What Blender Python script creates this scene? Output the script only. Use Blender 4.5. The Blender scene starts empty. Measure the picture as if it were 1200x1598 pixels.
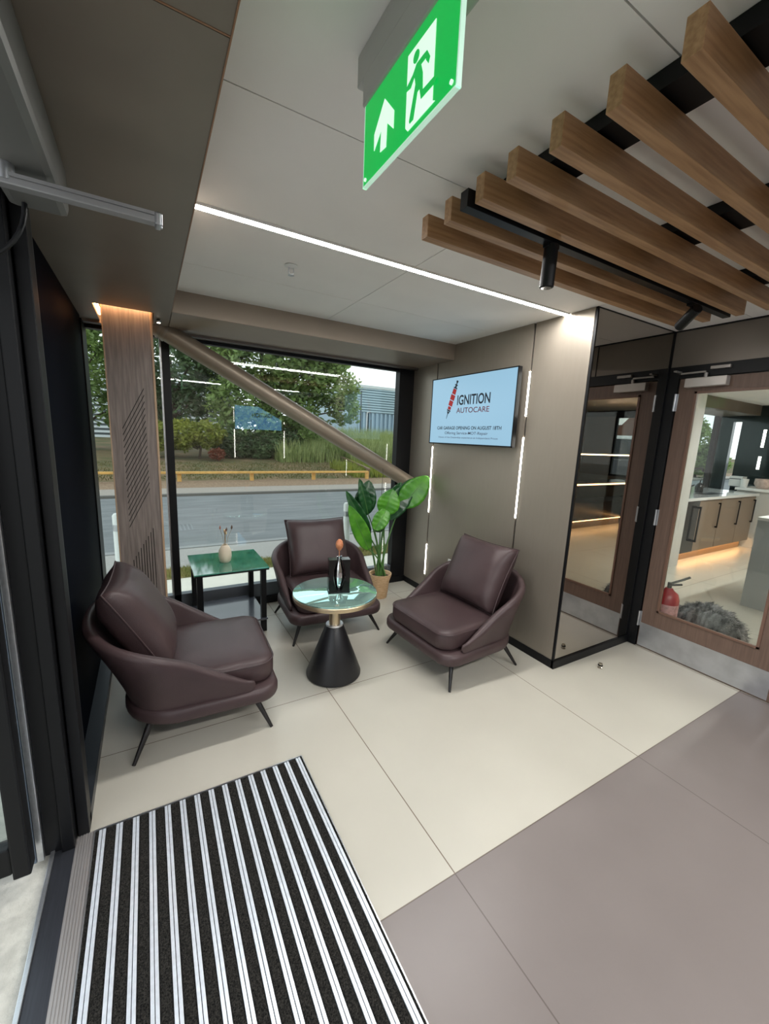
import bpy, bmesh, math, random
from mathutils import Vector, Matrix
import numpy as np
random.seed(7); np.random.seed(7)
S = bpy.context.scene
COL = S.collection
PI = math.pi
# ------------------------------------------------------------------ camera, world, exposure
cam = bpy.data.cameras.new('camera'); camo = bpy.data.objects.new('camera', cam); COL.objects.link(camo)
Rt = Vector((0.86558564, -0.49894737, 0.04257961)); Up = Vector((0.05371828, 0.17705711, 0.9827335)); Fw = Vector((0.49787132, 0.8483527, -0.18006069))
camo.matrix_world = Matrix(((Rt.x, Up.x, -Fw.x, 0), (Rt.y, Up.y, -Fw.y, 0), (Rt.z, Up.z, -Fw.z, 1.543), (0, 0, 0, 1)))
cam.sensor_fit = 'HORIZONTAL'; cam.sensor_width = 36; cam.lens = 631.2 / 1200 * 36; cam.clip_start = 0.02; cam.clip_end = 400
S.camera = camo
S.view_settings.view_transform = 'Standard'; S.view_settings.look = 'None'; S.view_settings.gamma = 1
S.view_settings.exposure = 0.8
W = bpy.data.worlds.new('sky'); S.world = W; W.use_nodes = True
wn = W.node_tree.nodes; wl = W.node_tree.links
bg = wn['Background']; tc = wn.new('ShaderNodeTexCoord'); sx = wn.new('ShaderNodeSeparateXYZ'); cr = wn.new('ShaderNodeValToRGB')
nz = wn.new('ShaderNodeTexNoise'); nz.inputs['Scale'].default_value = 2.5; nz.inputs['Detail'].default_value = 5
mxw = wn.new('ShaderNodeMix'); mxw.data_type = 'RGBA'; mxw.blend_type = 'MULTIPLY'; mxw.inputs[0].default_value = 0.35
wl.new(tc.outputs['Generated'], sx.inputs[0]); wl.new(sx.outputs['Z'], cr.inputs[0]); wl.new(tc.outputs['Generated'], nz.inputs['Vector'])
cr.color_ramp.elements[0].position = 0.0; cr.color_ramp.elements[0].color = (0.86, 0.88, 0.90, 1)
cr.color_ramp.elements[1].position = 0.6; cr.color_ramp.elements[1].color = (0.74, 0.79, 0.85, 1)
wl.new(cr.outputs[0], mxw.inputs[6]); wl.new(nz.outputs['Fac'], mxw.inputs[7]); 
nr = wn.new('ShaderNodeValToRGB'); nr.color_ramp.elements[0].position = .35; nr.color_ramp.elements[0].color = (.75, .78, .82, 1); nr.color_ramp.elements[1].position = .65; nr.color_ramp.elements[1].color = (1.1, 1.1, 1.1, 1)
wl.new(nz.outputs['Fac'], nr.inputs[0]); wl.new(nr.outputs[0], mxw.inputs[7]); wl.new(mxw.outputs[2], bg.inputs['Color'])
bg.inputs['Strength'].default_value = 1.25
STRIP = 26.0      # white linear ceiling lights
WALLSTRIP = 9.0   # vertical wall strips
WARM = 12.0

def lamp(name, loc, sx_, sy_, power, color=(1, .985, .965), rot=(0, 0, 0)):
    l = bpy.data.lights.new(name, 'AREA'); l.shape = 'RECTANGLE'; l.size = sx_; l.size_y = sy_; l.energy = power; l.color = color
    o = bpy.data.objects.new(name, l); o.location = loc; o.rotation_euler = rot; COL.objects.link(o); return o
# lamps sitting just under the linear ceiling lights of the foyer and the room behind the camera
lamp('strip_lamp_front', (1.27, 1.84, 2.35), 2.1, .05, 14)
lamp('strip_lamp_back', (1.3, -.68, 2.35), 2.6, .05, 46)
lamp('kitchen_lamp', (6.2, 1.0, 2.355), 3.0, .06, 40)

# ------------------------------------------------------------------ materials
def lin(r, g, b):
    f = lambda c: (c / 255 / 12.92) if c / 255 <= .04045 else ((c / 255 + .055) / 1.055) ** 2.4
    return (f(r), f(g), f(b), 1)
MC = {}
def mat(name, rgb, rough=.5, metal=0, noise=0, nscale=20, bump=0, bscale=60, stretch=(1, 1, 1), rgb2=None, emit=0, emitc=None, coat=0, spec=.5, trans=0, alpha=None, detail=4):
    if name in MC: return MC[name]
    m = bpy.data.materials.new(name); m.use_nodes = True; MC[name] = m
    N = m.node_tree.nodes; L = m.node_tree.links; b = N['Principled BSDF']
    c = lin(*rgb)
    b.inputs['Base Color'].default_value = c; b.inputs['Roughness'].default_value = rough; b.inputs['Metallic'].default_value = metal
    b.inputs['Specular IOR Level'].default_value = spec
    if coat: b.inputs['Coat Weight'].default_value = coat; b.inputs['Coat Roughness'].default_value = .05
    if trans: b.inputs['Transmission Weight'].default_value = trans
    if emit:
        b.inputs['Emission Color'].default_value = lin(*(emitc or rgb)); b.inputs['Emission Strength'].default_value = emit
    t = N.new('ShaderNodeTexCoord'); mp = N.new('ShaderNodeMapping'); mp.inputs['Scale'].default_value = stretch
    L.new(t.outputs['Object'], mp.inputs[0])
    if noise or rgb2:
        n = N.new('ShaderNodeTexNoise'); n.inputs['Scale'].default_value = nscale; n.inputs['Detail'].default_value = detail
        L.new(mp.outputs[0], n.inputs['Vector'])
        r = N.new('ShaderNodeValToRGB'); r.color_ramp.elements[0].position = .35; r.color_ramp.elements[1].position = .65
        k = noise or .0
        r.color_ramp.elements[0].color = [x * (1 - k) for x in c[:3]] + [1]
        r.color_ramp.elements[1].color = lin(*rgb2) if rgb2 else [min(1, x * (1 + k)) for x in c[:3]] + [1]
        L.new(n.outputs['Fac'], r.inputs[0]); L.new(r.outputs[0], b.inputs['Base Color'])
    if bump:
        n2 = N.new('ShaderNodeTexNoise'); n2.inputs['Scale'].default_value = bscale; n2.inputs['Detail'].default_value = 3
        L.new(mp.outputs[0], n2.inputs['Vector']); bp = N.new('ShaderNodeBump'); bp.inputs['Strength'].default_value = bump; bp.inputs['Distance'].default_value = .01
        L.new(n2.outputs['Fac'], bp.inputs['Height']); L.new(bp.outputs[0], b.inputs['Normal'])
    return m
def glass(name, tint=(245, 250, 248), refl=1.0, ior=1.5, rough=0):
    if name in MC: return MC[name]
    m = bpy.data.materials.new(name); m.use_nodes = True; MC[name] = m
    N = m.node_tree.nodes; L = m.node_tree.links; N.remove(N['Principled BSDF'])
    tr = N.new('ShaderNodeBsdfTransparent'); tr.inputs[0].default_value = lin(*tint)
    gl = N.new('ShaderNodeBsdfGlossy'); gl.inputs['Roughness'].default_value = rough; gl.inputs[0].default_value = (refl, refl, refl, 1)
    fr = N.new('ShaderNodeFresnel'); gg = N.new('ShaderNodeNewGeometry'); mr_ = N.new('ShaderNodeMapRange'); mr_.inputs[3].default_value = ior; mr_.inputs[4].default_value = 1 / ior; L.new(gg.outputs['Backfacing'], mr_.inputs[0]); L.new(mr_.outputs[0], fr.inputs[0]); mx = N.new('ShaderNodeMixShader')
    L.new(fr.outputs[0], mx.inputs[0]); L.new(tr.outputs[0], mx.inputs[1]); L.new(gl.outputs[0], mx.inputs[2]); L.new(mx.outputs[0], N['Material Output'].inputs[0])
    return m
def wood(name, c1, c2, axis=0, rough=.45, sc=6):
    st = [14, 14, 14]; st[axis] = .8
    return mat(name, c1, rough, rgb2=c2, nscale=sc, stretch=tuple(st), bump=.08, bscale=sc * 2, detail=8)
ALU = mat('brushed_aluminium', (205, 208, 212), .32, .9, noise=.08, nscale=40, stretch=(1, 30, 1))
BLACK = mat('black_powder_coat', (9, 10, 13), .45, spec=.3)
BLACKG = mat('black_gloss_panel', (5, 8, 18), .6, spec=.02)
TAUPE = mat('taupe_metallic_laminate', (150, 141, 129), .36, .5, noise=.015, nscale=6, stretch=(8, 8, 1))
TAUPE2 = mat('dark_taupe_laminate', (128, 118, 107), .42, .25, noise=.04, nscale=5)
COPPER = mat('copper_edge', (150, 112, 86), .4, .3)
WHITE = mat('white_plastic', (225, 225, 222), .4)
CEILM = mat('ceiling_board', (238, 235, 231), .85, noise=.02, nscale=3)
STEEL = mat('satin_steel', (190, 192, 196), .35, .85, noise=.12, nscale=7, bump=.03, bscale=8)
LEATH = mat('plum_brown_leather', (67, 52, 53), .42, noise=.10, nscale=5, bump=.12, bscale=260, spec=.4)
LEGM = mat('black_leg_metal', (22, 19, 19), .4)
OAK = wood('oak_x', (148, 110, 76), (174, 136, 98), 0)
PILW = wood('grey_brown_oak_z', (117, 107, 101), (142, 131, 124), 2, .55)
OAKE = wood('light_oak_edge', (168, 140, 112), (186, 160, 132), 2, .5)
DOORW = wood('brown_door_wood', (98, 78, 67), (110, 88, 76), 2, .5)
CLEAR = glass('clear_glass')
LED = mat('led_white', (255, 252, 246), .5, emit=STRIP)
LEDW = mat('led_wall', (255, 250, 238), .5, emit=WALLSTRIP)
LEDO = mat('led_warm', (255, 190, 125), .5, emit=WARM)

# ------------------------------------------------------------------ mesh helpers
def me_from(vs, fs, name='m', smooth=False):
    m = bpy.data.meshes.new(name); m.from_pydata([tuple(v) for v in vs], [], fs); m.update()
    if smooth:
        for p in m.polygons: p.use_smooth = True
    return m
class MB:
    def __init__(s): s.bm = bmesh.new()
    def box(s, x0, x1, y0, y1, z0, z1, bev=0, seg=2, M=None):
        r = bmesh.ops.create_cube(s.bm, size=1); vs = r['verts']
        for v in vs: v.co = Vector(((x0 + x1) / 2 + v.co.x * (x1 - x0), (y0 + y1) / 2 + v.co.y * (y1 - y0), (z0 + z1) / 2 + v.co.z * (z1 - z0)))
        if bev:
            es = list({e for v in vs for e in v.link_edges})
            r = bmesh.ops.bevel(s.bm, geom=es, offset=bev, segments=seg, affect='EDGES', profile=.6); vs = list({v for f in r['faces'] for v in f.verts} | {v for v in vs if v.is_valid})
        if M is not None:
            for v in vs: v.co = M @ v.co
        return s
    def tube(s, pts, r, n=12, cap=True):
        pts = [Vector(p) for p in pts]; rs = r if isinstance(r, (list, tuple)) else [r] * len(pts)
        rings = []
        up = None
        for i, p in enumerate(pts):
            d = (pts[min(i + 1, len(pts) - 1)] - pts[max(i - 1, 0)]).normalized()
            if up is None:
                up = Vector((0, 0, 1)) if abs(d.z) < .9 else Vector((1, 0, 0))
            a = d.cross(up).normalized(); b = a.cross(d).normalized(); up = b
            rings.append([s.bm.verts.new(p + (a * math.cos(t) + b * math.sin(t)) * rs[i]) for t in [2 * PI * k / n for k in range(n)]])
        for i in range(len(rings) - 1):
            for k in range(n): 
                f = s.bm.faces.new((rings[i][k], rings[i][(k + 1) % n], rings[i + 1][(k + 1) % n], rings[i + 1][k])); f.smooth = True
        if cap:
            s.bm.faces.new(rings[0][::-1]); s.bm.faces.new(rings[-1])
        return s
    def lathe(s, prof, c=(0, 0, 0), n=48):
        c = Vector(c); rings = []
        for r, z in prof:
            if r < 1e-5: rings.append([s.bm.verts.new(c + Vector((0, 0, z)))] * n)
            else: rings.append([s.bm.verts.new(c + Vector((r * math.cos(2 * PI * k / n), r * math.sin(2 * PI * k / n), z))) for k in range(n)])
        for i in range(len(rings) - 1):
            for k in range(n):
                q = [rings[i][k], rings[i][(k + 1) % n], rings[i + 1][(k + 1) % n], rings[i + 1][k]]
                q2 = [];
                for v in q:
                    if v not in q2: q2.append(v)
                if len(q2) > 2:
                    try: f = s.bm.faces.new(q2); f.smooth = True
                    except ValueError: pass
        return s
    def loft(s, rings, closed=True, capa=True, capb=True, smooth=True):
        R = [[s.bm.verts.new(Vector(p)) for p in r] for r in rings]; n = len(R[0])
        for i in range(len(R) - 1):
            for k in range(n if closed else n - 1):
                f = s.bm.faces.new((R[i][k], R[i][(k + 1) % n], R[i + 1][(k + 1) % n], R[i + 1][k])); f.smooth = smooth
        if capa: s.bm.faces.new(R[0][::-1]).smooth = smooth
        if capb: s.bm.faces.new(R[-1]).smooth = smooth
        return s
    def poly(s, pts, d):   # flat polygon extruded by vector d
        a = [s.bm.verts.new(Vector(p)) for p in pts]; b = [s.bm.verts.new(Vector(p) + Vector(d)) for p in pts]
        s.bm.faces.new(a); s.bm.faces.new(b[::-1]); n = len(a)
        for i in range(n): s.bm.faces.new((a[i], b[i], b[(i + 1) % n], a[(i + 1) % n]))
        return s
    def out(s, name, m, parent=None, kind=None, loc=None):
        bmesh.ops.recalc_face_normals(s.bm, faces=s.bm.faces[:])
        for e in s.bm.edges:
            if len(e.link_faces) == 2 and e.calc_face_angle(0) > .75: e.smooth = False
        me = bpy.data.meshes.new(name); s.bm.to_mesh(me); s.bm.free(); me.materials.append(m)
        o = bpy.data.objects.new(name, me); COL.objects.link(o)
        if parent: o.parent = parent
        if loc: o.location = loc
        if kind: o['kind'] = kind
        return o
def thing(name, label, cat, loc=(0, 0, 0), rz=0, group=None, kind=None):
    o = bpy.data.objects.new(name, None); COL.objects.link(o); o.location = loc; o.rotation_euler = (0, 0, rz); o.empty_display_size = .1
    if kind: o['kind'] = kind
    if label: o['label'] = label
    if cat: o['category'] = cat
    if group: o['group'] = group
    return o
def tag(o, label, cat, group=None, kind=None):
    o['label'] = label; o['category'] = cat
    if group: o['group'] = group
    if kind: o['kind'] = kind
    return o
def struct(o, label=None, cat=None):
    o['kind'] = 'structure'
    if label: o['label'] = label
    if cat: o['category'] = cat
    return o
def copy_tree(o, parent=None):
    c = o.copy(); COL.objects.link(c)
    if parent: c.parent = parent
    for ch in list(o.children): copy_tree(ch, c)
    return c
def bx(name, x0, x1, y0, y1, z0, z1, m, parent=None, bev=0, kind=None):
    return MB().box(x0, x1, y0, y1, z0, z1, bev).out(name, m, parent, kind)
def text(body, m, parent, name, ex, size_wh, M, off=0.0):
    c = bpy.data.curves.new(name, 'FONT'); c.body = body; c.size = 1; c.offset = off
    o = bpy.data.objects.new(name, c); COL.objects.link(o)
    dg = bpy.context.evaluated_depsgraph_get(); me = bpy.data.meshes.new_from_object(o.evaluated_get(dg)); bpy.data.objects.remove(o)
    xs = [v.co.x for v in me.vertices]; ys = [v.co.y for v in me.vertices]
    for v in me.vertices:
        u = (v.co.x - min(xs)) / (max(xs) - min(xs)) * size_wh[0]; w = (v.co.y - min(ys)) / (max(ys) - min(ys)) * size_wh[1]
        v.co = M @ Vector((u, w, ex))
    me.materials.append(m); t = bpy.data.objects.new(name, me); COL.objects.link(t); t.parent = parent; return t

# ------------------------------------------------------------------ floor
def floor_mat():
    m = bpy.data.materials.new('large_format_tiles'); m.use_nodes = True; N = m.node_tree.nodes; L = m.node_tree.links; b = N['Principled BSDF']
    g = N.new('ShaderNodeNewGeometry'); s = N.new('ShaderNodeSeparateXYZ'); L.new(g.outputs['Position'], s.inputs[0])
    def math_(op, a, bb=None, c=None):
        n = N.new('ShaderNodeMath'); n.operation = op
        for i, v in enumerate((a, bb, c)):
            if v is None: continue
            if hasattr(v, 'name'): L.new(v, n.inputs[i])
            else: n.inputs[i].default_value = v
        return n.outputs[0]
    def line(coord, off, w):
        t = math_('MULTIPLY', math_('SUBTRACT', coord, off), 1 / 1.2); fr = math_('FRACT', math_('ADD', t, 10.5)); return math_('LESS_THAN', math_('ABSOLUTE', math_('SUBTRACT', fr, .5)), w / 1.2)
    lx = line(s.outputs['X'], .882, .0022); ly = line(s.outputs['Y'], .885, .0022)
    grout = math_('MAXIMUM', lx, ly)
    grey = math_('MULTIPLY', math_('LESS_THAN', s.outputs['Y'], .885), math_('LESS_THAN', s.outputs['X'], 3.3))
    nt = N.new('ShaderNodeTexNoise'); nt.inputs['Scale'].default_value = 1.6; nt.inputs['Detail'].default_value = 8; L.new(g.outputs['Position'], nt.inputs['Vector'])
    def ramp(c1, c2):
        r = N.new('ShaderNodeValToRGB'); r.color_ramp.elements[0].position = .3; r.color_ramp.elements[1].position = .7
        r.color_ramp.elements[0].color = lin(*c1); r.color_ramp.elements[1].color = lin(*c2); L.new(nt.outputs['Fac'], r.inputs[0]); return r.outputs[0]
    def mix(f, a, bb):
        n = N.new('ShaderNodeMix'); n.data_type = 'RGBA'; L.new(f, n.inputs[0])
        for i, v in ((6, a), (7, bb)):
            if isinstance(v, tuple): n.inputs[i].default_value = v
            else: L.new(v, n.inputs[i])
        return n.outputs[2]
    base = mix(grey, ramp((182, 178, 166), (191, 187, 175)), ramp((120, 112, 109), (128, 120, 117)))
    gc = mix(grey, lin(112, 98, 84), lin(96, 88, 84))
    L.new(mix(grout, base, gc), b.inputs['Base Color'])
    b.inputs['Roughness'].default_value = .33; b.inputs['Specular IOR Level'].default_value = .4
    return m
fl = bx('floor', -.375, 9.6, -3.1, 3.72, -.12, 0, floor_mat()); struct(fl)

# ------------------------------------------------------------------ ceiling with recessed joints (real grooves between boards)
CZ = 2.372
cb = MB(); gap = .004
xs_ = [.17, 1.18, 2.376]
def boards(x0, x1, y0, y1, xc, yc):
    X = [x0] + [v for v in xc if x0 < v < x1] + [x1]; Y = [y0] + [v for v in yc if y0 < v < y1] + [y1]
    for i in range(len(X) - 1):
        for j in range(len(Y) - 1):
            cb.box(X[i] + gap / 2, X[i + 1] - gap / 2, Y[j] + gap / 2, Y[j + 1] - gap / 2, CZ, CZ + .02)
boards(.17, 3.32, -1.9, .59, (1.07, 2.27), (-.61,))
boards(.17, 3.32, .59, 1.2, (2.9,), ())
boards(.17, 3.32, 1.2, 1.815, (1.18, 2.376), ())
boards(.17, 2.40, 1.865, 2.96, (1.18,), (2.46,))
boards(3.32, 9.3, -3.0, 3.62, (4.5, 5.7, 6.9, 8.1), (-1.8, -.6, .6, 1.8, 3.0))
struct(cb.out('ceiling', CEILM))
struct(bx('ceiling', -.7, 9.4, -3.1, 3.72, CZ + .02, CZ + .12, mat('ceiling_void', (40, 38, 36), .9)))
# linear light in the ceiling gap
def linear_light(x0, x1, y, label, group='linear ceiling lights'):
    t = thing('linear_light', label, 'ceiling light', ((x0 + x1) / 2, y, CZ), 0, group)
    h = (x1 - x0) / 2
    bx('diffuser', -h, h, -.017, .017, -.006, .004, LED, t)
    MB().box(-h, h, -.024, -.018, -.008, .014).box(-h, h, .018, .024, -.008, .014).out('housing', WHITE, t); return t
linear_light(.17, 2.37, 1.84, 'long white linear light crossing the ceiling above the three armchairs')
linear_light(.2, 3.2, -.68, 'white linear ceiling light behind the photographer, reflected in the window glass')
linear_light(5.0, 8.2, 1.0, 'white linear ceiling light in the kitchen behind the brown door')

# left bulkhead with a cut-out round the timber pillar, and window beam
b_ = MB(); BZ = 2.24
b_.box(-.6, .168, -1.9, .905, BZ, CZ + .02); b_.box(-.6, .168, .911, 3.045, BZ, CZ + .02)
b_.box(-.6, -.235, 3.045, 3.5, BZ, CZ + .02); b_.box(.078, .168, 3.045, 3.5, BZ, CZ + .02); b_.box(-.6, .168, 3.5, 3.7, BZ, CZ + .02)
struct(b_.out('trim_1', TAUPE2))
struct(bx('trim_2', .168, .171, -1.9, 2.95, BZ - .003, BZ + .012, COPPER))
struct(bx('trim_3', -.6, .168, .9045, .908, BZ - .001, BZ + .01, COPPER))
struct(bx('trim_4', .172, 2.376, 2.95, 3.7, BZ, CZ + .02, mat('beam_laminate', (150, 136, 122), .4, .3, noise=.03, nscale=4), bev=.002))
struct(bx('trim_5', -.33, 2.38, 3.5, 3.56, BZ - .018, BZ, mat('soffit_rail', (120, 110, 102), .35, .5)))
struct(bx('trim_6', -.235, .078, 3.04, 3.5, CZ - .01, CZ + .02, TAUPE2))

# ------------------------------------------------------------------ walls
WR = 2.376
# TV wall: three laminate panels with two dark light grooves between
wr = MB()
wr.box(WR, 3.3, 1.645, 2.082, .055, CZ, .001); wr.box(WR, 2.5, 2.098, 3.172, .055, CZ, .001); wr.box(WR, 2.5, 3.188, 3.72, .055, CZ, .001)
struct(wr.out('wall_right', TAUPE))
struct(bx('trim_7', WR + .012, 3.4, 1.66, 3.72, 0, CZ, BLACK))
bb = MB(); bb.box(WR - .008, WR + .01, 1.622, 3.55, 0, .058, .002); bb.box(WR - .008, 3.3, 1.618, 1.64, 0, .058, .002)
struct(bb.out('baseboard_right', BLACK))
def groove_strip(y, z0, z1, label):
    t = thing('wall_light_strip', label, 'wall light', (WR, y, z0), 0, 'vertical light strips on the television wall')
    bx('diffuser', -.006, .008, -.0065, .0065, 0, z1 - z0, LEDW, t)
    MB().box(-.004, .008, -.0085, -.0068, 0, z1 - z0).box(-.004, .008, .0068, .0085, 0, z1 - z0).out('channel', BLACK, t)
groove_strip(2.09, 1.74, 2.05, 'short upper vertical light strip just right of the television')
groove_strip(2.09, .99, 1.59, 'long lower vertical light strip on the wall above the right-hand armchair')
groove_strip(3.18, .84, 1.48, 'long vertical light strip below the left edge of the television')
groove_strip(3.18, .20, .51, 'short low vertical light strip near the floor beside the potted plant')
# mirror
MIR = mat('smoked_mirror', (172, 166, 160), .0, 1.0)
mr = thing('wall_mirror', 'tall floor-to-ceiling smoked mirror beside the brown door', 'mirror', ((WR + 3.3) / 2, 1.63, 0))
hw_ = (3.3 - WR) / 2
bx('mirror_glass', -hw_ + .012, hw_ - .03, 0, .01, .058, CZ - .006, MIR, mr)
fm = MB(); fm.box(-hw_, -hw_ + .012, -.003, .012, .058, CZ - .001).box(hw_ - .03, hw_ - .002, -.003, .012, .058, CZ - .001).box(-hw_, hw_, -.003, .012, CZ - .007, CZ - .001)
fm.out('frame', BLACK, mr)
# door wall x = 3.3
dw = MB(); dw.box(3.3, 3.4, -1.9, 1.66, 2.125, CZ, 0); dw.box(3.3, 3.4, -1.9, .62, 0, 2.125)
struct(dw.out('wall_right', mat('door_wall_laminate', (122, 113, 103), .4, .3, noise=.04, nscale=4)))
struct(bx('trim_8', 3.294, 3.302, 1.05, 1.054, 2.125, CZ, BLACK))
struct(bx('trim_9', 3.285, 3.31, -1.8, 1.64, CZ - .008, CZ - .001, BLACK))
dr = thing('door_1', None, None, (3.3, 1.56, 0), kind='structure')
f_ = MB(); f_.box(-.012, .10, 0.0, .075, 0, 2.125, .002); f_.box(-.012, .10, -.94, 0.0, 2.045, 2.125, .002); f_.box(-.012, .10, -.94, -.885, 0, 2.045, .002)
f_.out('frame', BLACK, dr)
lf = MB(); D0, D1 = -.875, -.006
lf.box(0, .05, D1 - .105, D1, .005, 2.04, .001); lf.box(0, .05, D0, D0 + .155, .005, 2.04, .001); lf.box(0, .05, D0 + .155, D1 - .105, 1.95, 2.04, .001); lf.box(0, .05, D0 + .155, D1 - .105, .005, .32, .001)
lf.out('leaf', DOORW, dr)
bd = MB(); g0, g1, gz0, gz1 = D0 + .155, D1 - .105, .32, 1.95
bd.box(-.008, .002, g0, g0 + .016, gz0, gz1, .001).box(-.008, .002, g1 - .016, g1, gz0, gz1, .001).box(-.008, .002, g0, g1, gz0, gz0 + .016, .001).box(-.008, .002, g0, g1, gz1 - .016, gz1, .001)
bd.out('glazing_bead', mat('bead_wood', (112, 84, 70), .45, noise=.06, nscale=30, stretch=(10, 10, 1)), dr)
bx('glass', .02, .028, g0, g1, gz0, gz1, CLEAR, dr)
bx('kick_plate', -.003, .001, D0 + .07, D1 - .005, .012, .2, STEEL, dr)
for z in (.17, .98, 1.82): MB().tube([(-.010, .004, z), (-.010, .004, z + .12)], .0075, 10).box(-.002, .0, -.012, .022, z, z + .12).out('hinge', STEEL, dr)
cl = bx('closer', -.055, -.001, -.30, -.06, 1.975, 2.035, mat('closer_cover', (188, 182, 176), .4, .35), dr, bev=.004)
MB().tube([(-.03, -.17, 2.035), (-.03, -.17, 2.065)], .012, 10).box(-.04, -.022, -.17, -.02, 2.066, 2.078, .002).box(-.10, -.02, -.02, .0, 2.078, 2.088, .002).box(-.034, -.012, -.3, -.19, 2.085, 2.105, .002).out('closer_arm', mat('closer_arm_m', (150, 145, 140), .4, .6), cl)
# wall behind the camera with light strips and a second screen (seen only as reflections)
struct(bx('wall_back', -.6, 3.4, -1.98, -1.9, 0, CZ, TAUPE2))
for x in (1.6, 2.66):
    for z0, z1 in ((1.74, 2.05), (.99, 1.59)):
        t = thing('wall_light_strip', 'vertical light strip on the wall behind the photographer', 'wall light', (x, -1.895, z0), 0, 'vertical light strips on the rear wall')
        bx('diffuser', -.008, .008, -.002, .006, 0, z1 - z0, LEDW, t)

# ------------------------------------------------------------------ window wall y = 3.6
w1 = thing('window_1', None, None, (0, 3.6, 0), kind='structure')
fr = MB()
fr.box(-.33, 2.376, -.045, .03, 0, .065, .002)
fr.box(.125, .178, -.02, .05, .065, 2.225, .001); fr.box(2.205, 2.376, -.03, .05, .065, 2.225, .001); fr.box(-.36, -.33, -.17, .05, .0, 2.225, .001); fr.box(-.33, 2.21, -.012, .05, 2.20, 2.225, .001)
fr.out('frame', BLACK, w1)
MB().box(-.33, 2.21, -.02, .05, .065, .19, .003).out('bottom_rail', mat('grey_window_rail', (92, 98, 104), .4, .3), w1)
bx('mullion_edge', .112, .125, -.005, .03, .19, 2.2, ALU, w1)
bx('glass', -.33, .112, .01, .018, .19, 2.2, CLEAR, w1); bx('glass', .178, 2.205, .01, .018, .19, 2.2, CLEAR, w1)
struct(bx('wall_front', 2.376, 6.2, 3.58, 3.72, 0, CZ, TAUPE)); 
struct(bx('wall_front', -.7, 9.6, 3.6, 3.72, 2.225, 2.9, TAUPE2))

# ------------------------------------------------------------------ left side: entrance
GREYM = mat('dark_grey_profile', (58, 62, 68), .35, .5, noise=.1, nscale=9, stretch=(30, 30, .5))
lw = MB(); lw.box(-.352, -.338, 1.96, 3.43, .05, 2.24); struct(lw.out('wall_left', BLACKG))
struct(bx('trim_10', -.352, -.272, 1.70, 3.43, 0, .05, GREYM, bev=.003))
struct(bx('trim_11', -.335, -.306, 1.735, 1.96, .05, 2.24, GREYM, bev=.003))
struct(MB().box(-.309, -.304, 1.79, 1.795, .05, 2.24).box(-.309, -.3035, 1.90, 1.906, .05, 2.24).out('trim_12', ALU))
jm = MB(); jm.box(-.40, -.352, 1.635, 1.72, 0, 2.24, .002).box(-.350, -.312, 1.62, 1.735, 0, 2.24, .003).box(-.308, -.272, 1.665, 1.735, 0, 2.24, .003).box(-.44, -.31, 1.72, 1.78, 0, 2.24)
struct(jm.out('trim_13', BLACK))
struct(bx('trim_14', -.420, -.401, 1.62, 1.72, 0, 2.2, ALU, bev=.002))
struct(bx('trim_15', -.436, -.422, 1.62, 1.72, 0, 2.2, mat('grey_seal', (96, 108, 122), .5), bev=.002))
struct(MB().box(-.42, -.28, .10, .18, 0, 2.24).box(-.42, -.28, -1.9, -1.82, 0, 2.24).box(-.42, -.28, -.9, -.84, 0, 2.24).box(-.42, -.28, -1.9, .18, 0, .08).out('wall_left', BLACK))
w5 = thing('added_daylight_window', None, None, (-.35, -.9, 0), kind='structure')  # unseen glazing, added in the left wall so daylight brightens the ceiling
bx('glass', -.005, .005, -.95, 1.0, .08, 2.24, CLEAR, w5)
struct(bx('trim_16', -.42, -.28, -1.9, 1.62, 2.16, 2.24, BLACK))
th = MB()
for k in range(6): th.box(-.309 + k * .0085, -.309 + k * .0085 + .0055, .18, 1.665, 0.0, .006)
th.box(-.312, -.258, .18, 1.665, -.002, .0035)
struct(th.out('trim_17', mat('ribbed_alu', (176, 172, 170), .4, .6)))
struct(bx('trim_18', -.372, -.312, .18, 1.64, -.02, .004, mat('threshold_dark', (62, 64, 70), .35, .5, noise=.1, nscale=8, stretch=(20, 1, 1)), bev=.002))
struct(bx('trim_19', -.385, -.372, .18, 1.64, -.02, .012, ALU, bev=.002))
# open door leaf
d2 = thing('door_2', None, None, (-.415, 1.56, 0), kind='structure')
st = MB(); st.box(-.048, 0, -.03, .03, .05, 2.12, .006).box(-.95, -.87, -.03, .03, .03, 2.12, .006)
st.out('stile', BLACK, d2)
MB().box(-.87, -.048, -.025, .025, .07, .17, .006).out('bottom_rail', BLACK, d2); MB().box(-.87, -.048, -.025, .025, 2.02, 2.12, .006).out('top_rail', BLACK, d2)
bx('glass', -.87, -.048, -.004, .004, .17, 2.02, CLEAR, d2)
# operator
opn = thing('door_operator', 'grey rounded door operator box under the dark bulkhead at upper left', 'door operator', (-.215, 1.1, 2.24))
bx('housing', -.07, .06, -.55, .46, -.13, -.001, mat('operator_grey', (112, 112, 110), .4, .3), opn, bev=.018)
arm = MB(); arm.box(-.07, .268, .215, .243, -.175, -.158, .003).box(-.07, .268, .214, .218, -.158, -.150).box(-.07, .268, .240, .244, -.158, -.150)
ar = arm.out('arm', mat('arm_alu', (158, 158, 160), .4, .5), opn)
MB().box(.262, .276, .210, .248, -.180, -.150, .004).box(.268, .28, .216, .224, -.178, -.150, .002).box(.268, .28, .234, .242, -.178, -.150, .002).out('arm_end', STEEL, ar)
MB().tube([(-.03, .23, -.13), (-.03, .23, -.165)], .018, 14).out('spindle', STEEL, opn)
pts = [(-.09 + .07 * math.sin(t), .44 + .05 * math.cos(t * .5), -.12 - .12 * math.sin(t)) for t in [PI * k / 16 for k in range(17)]]
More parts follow.
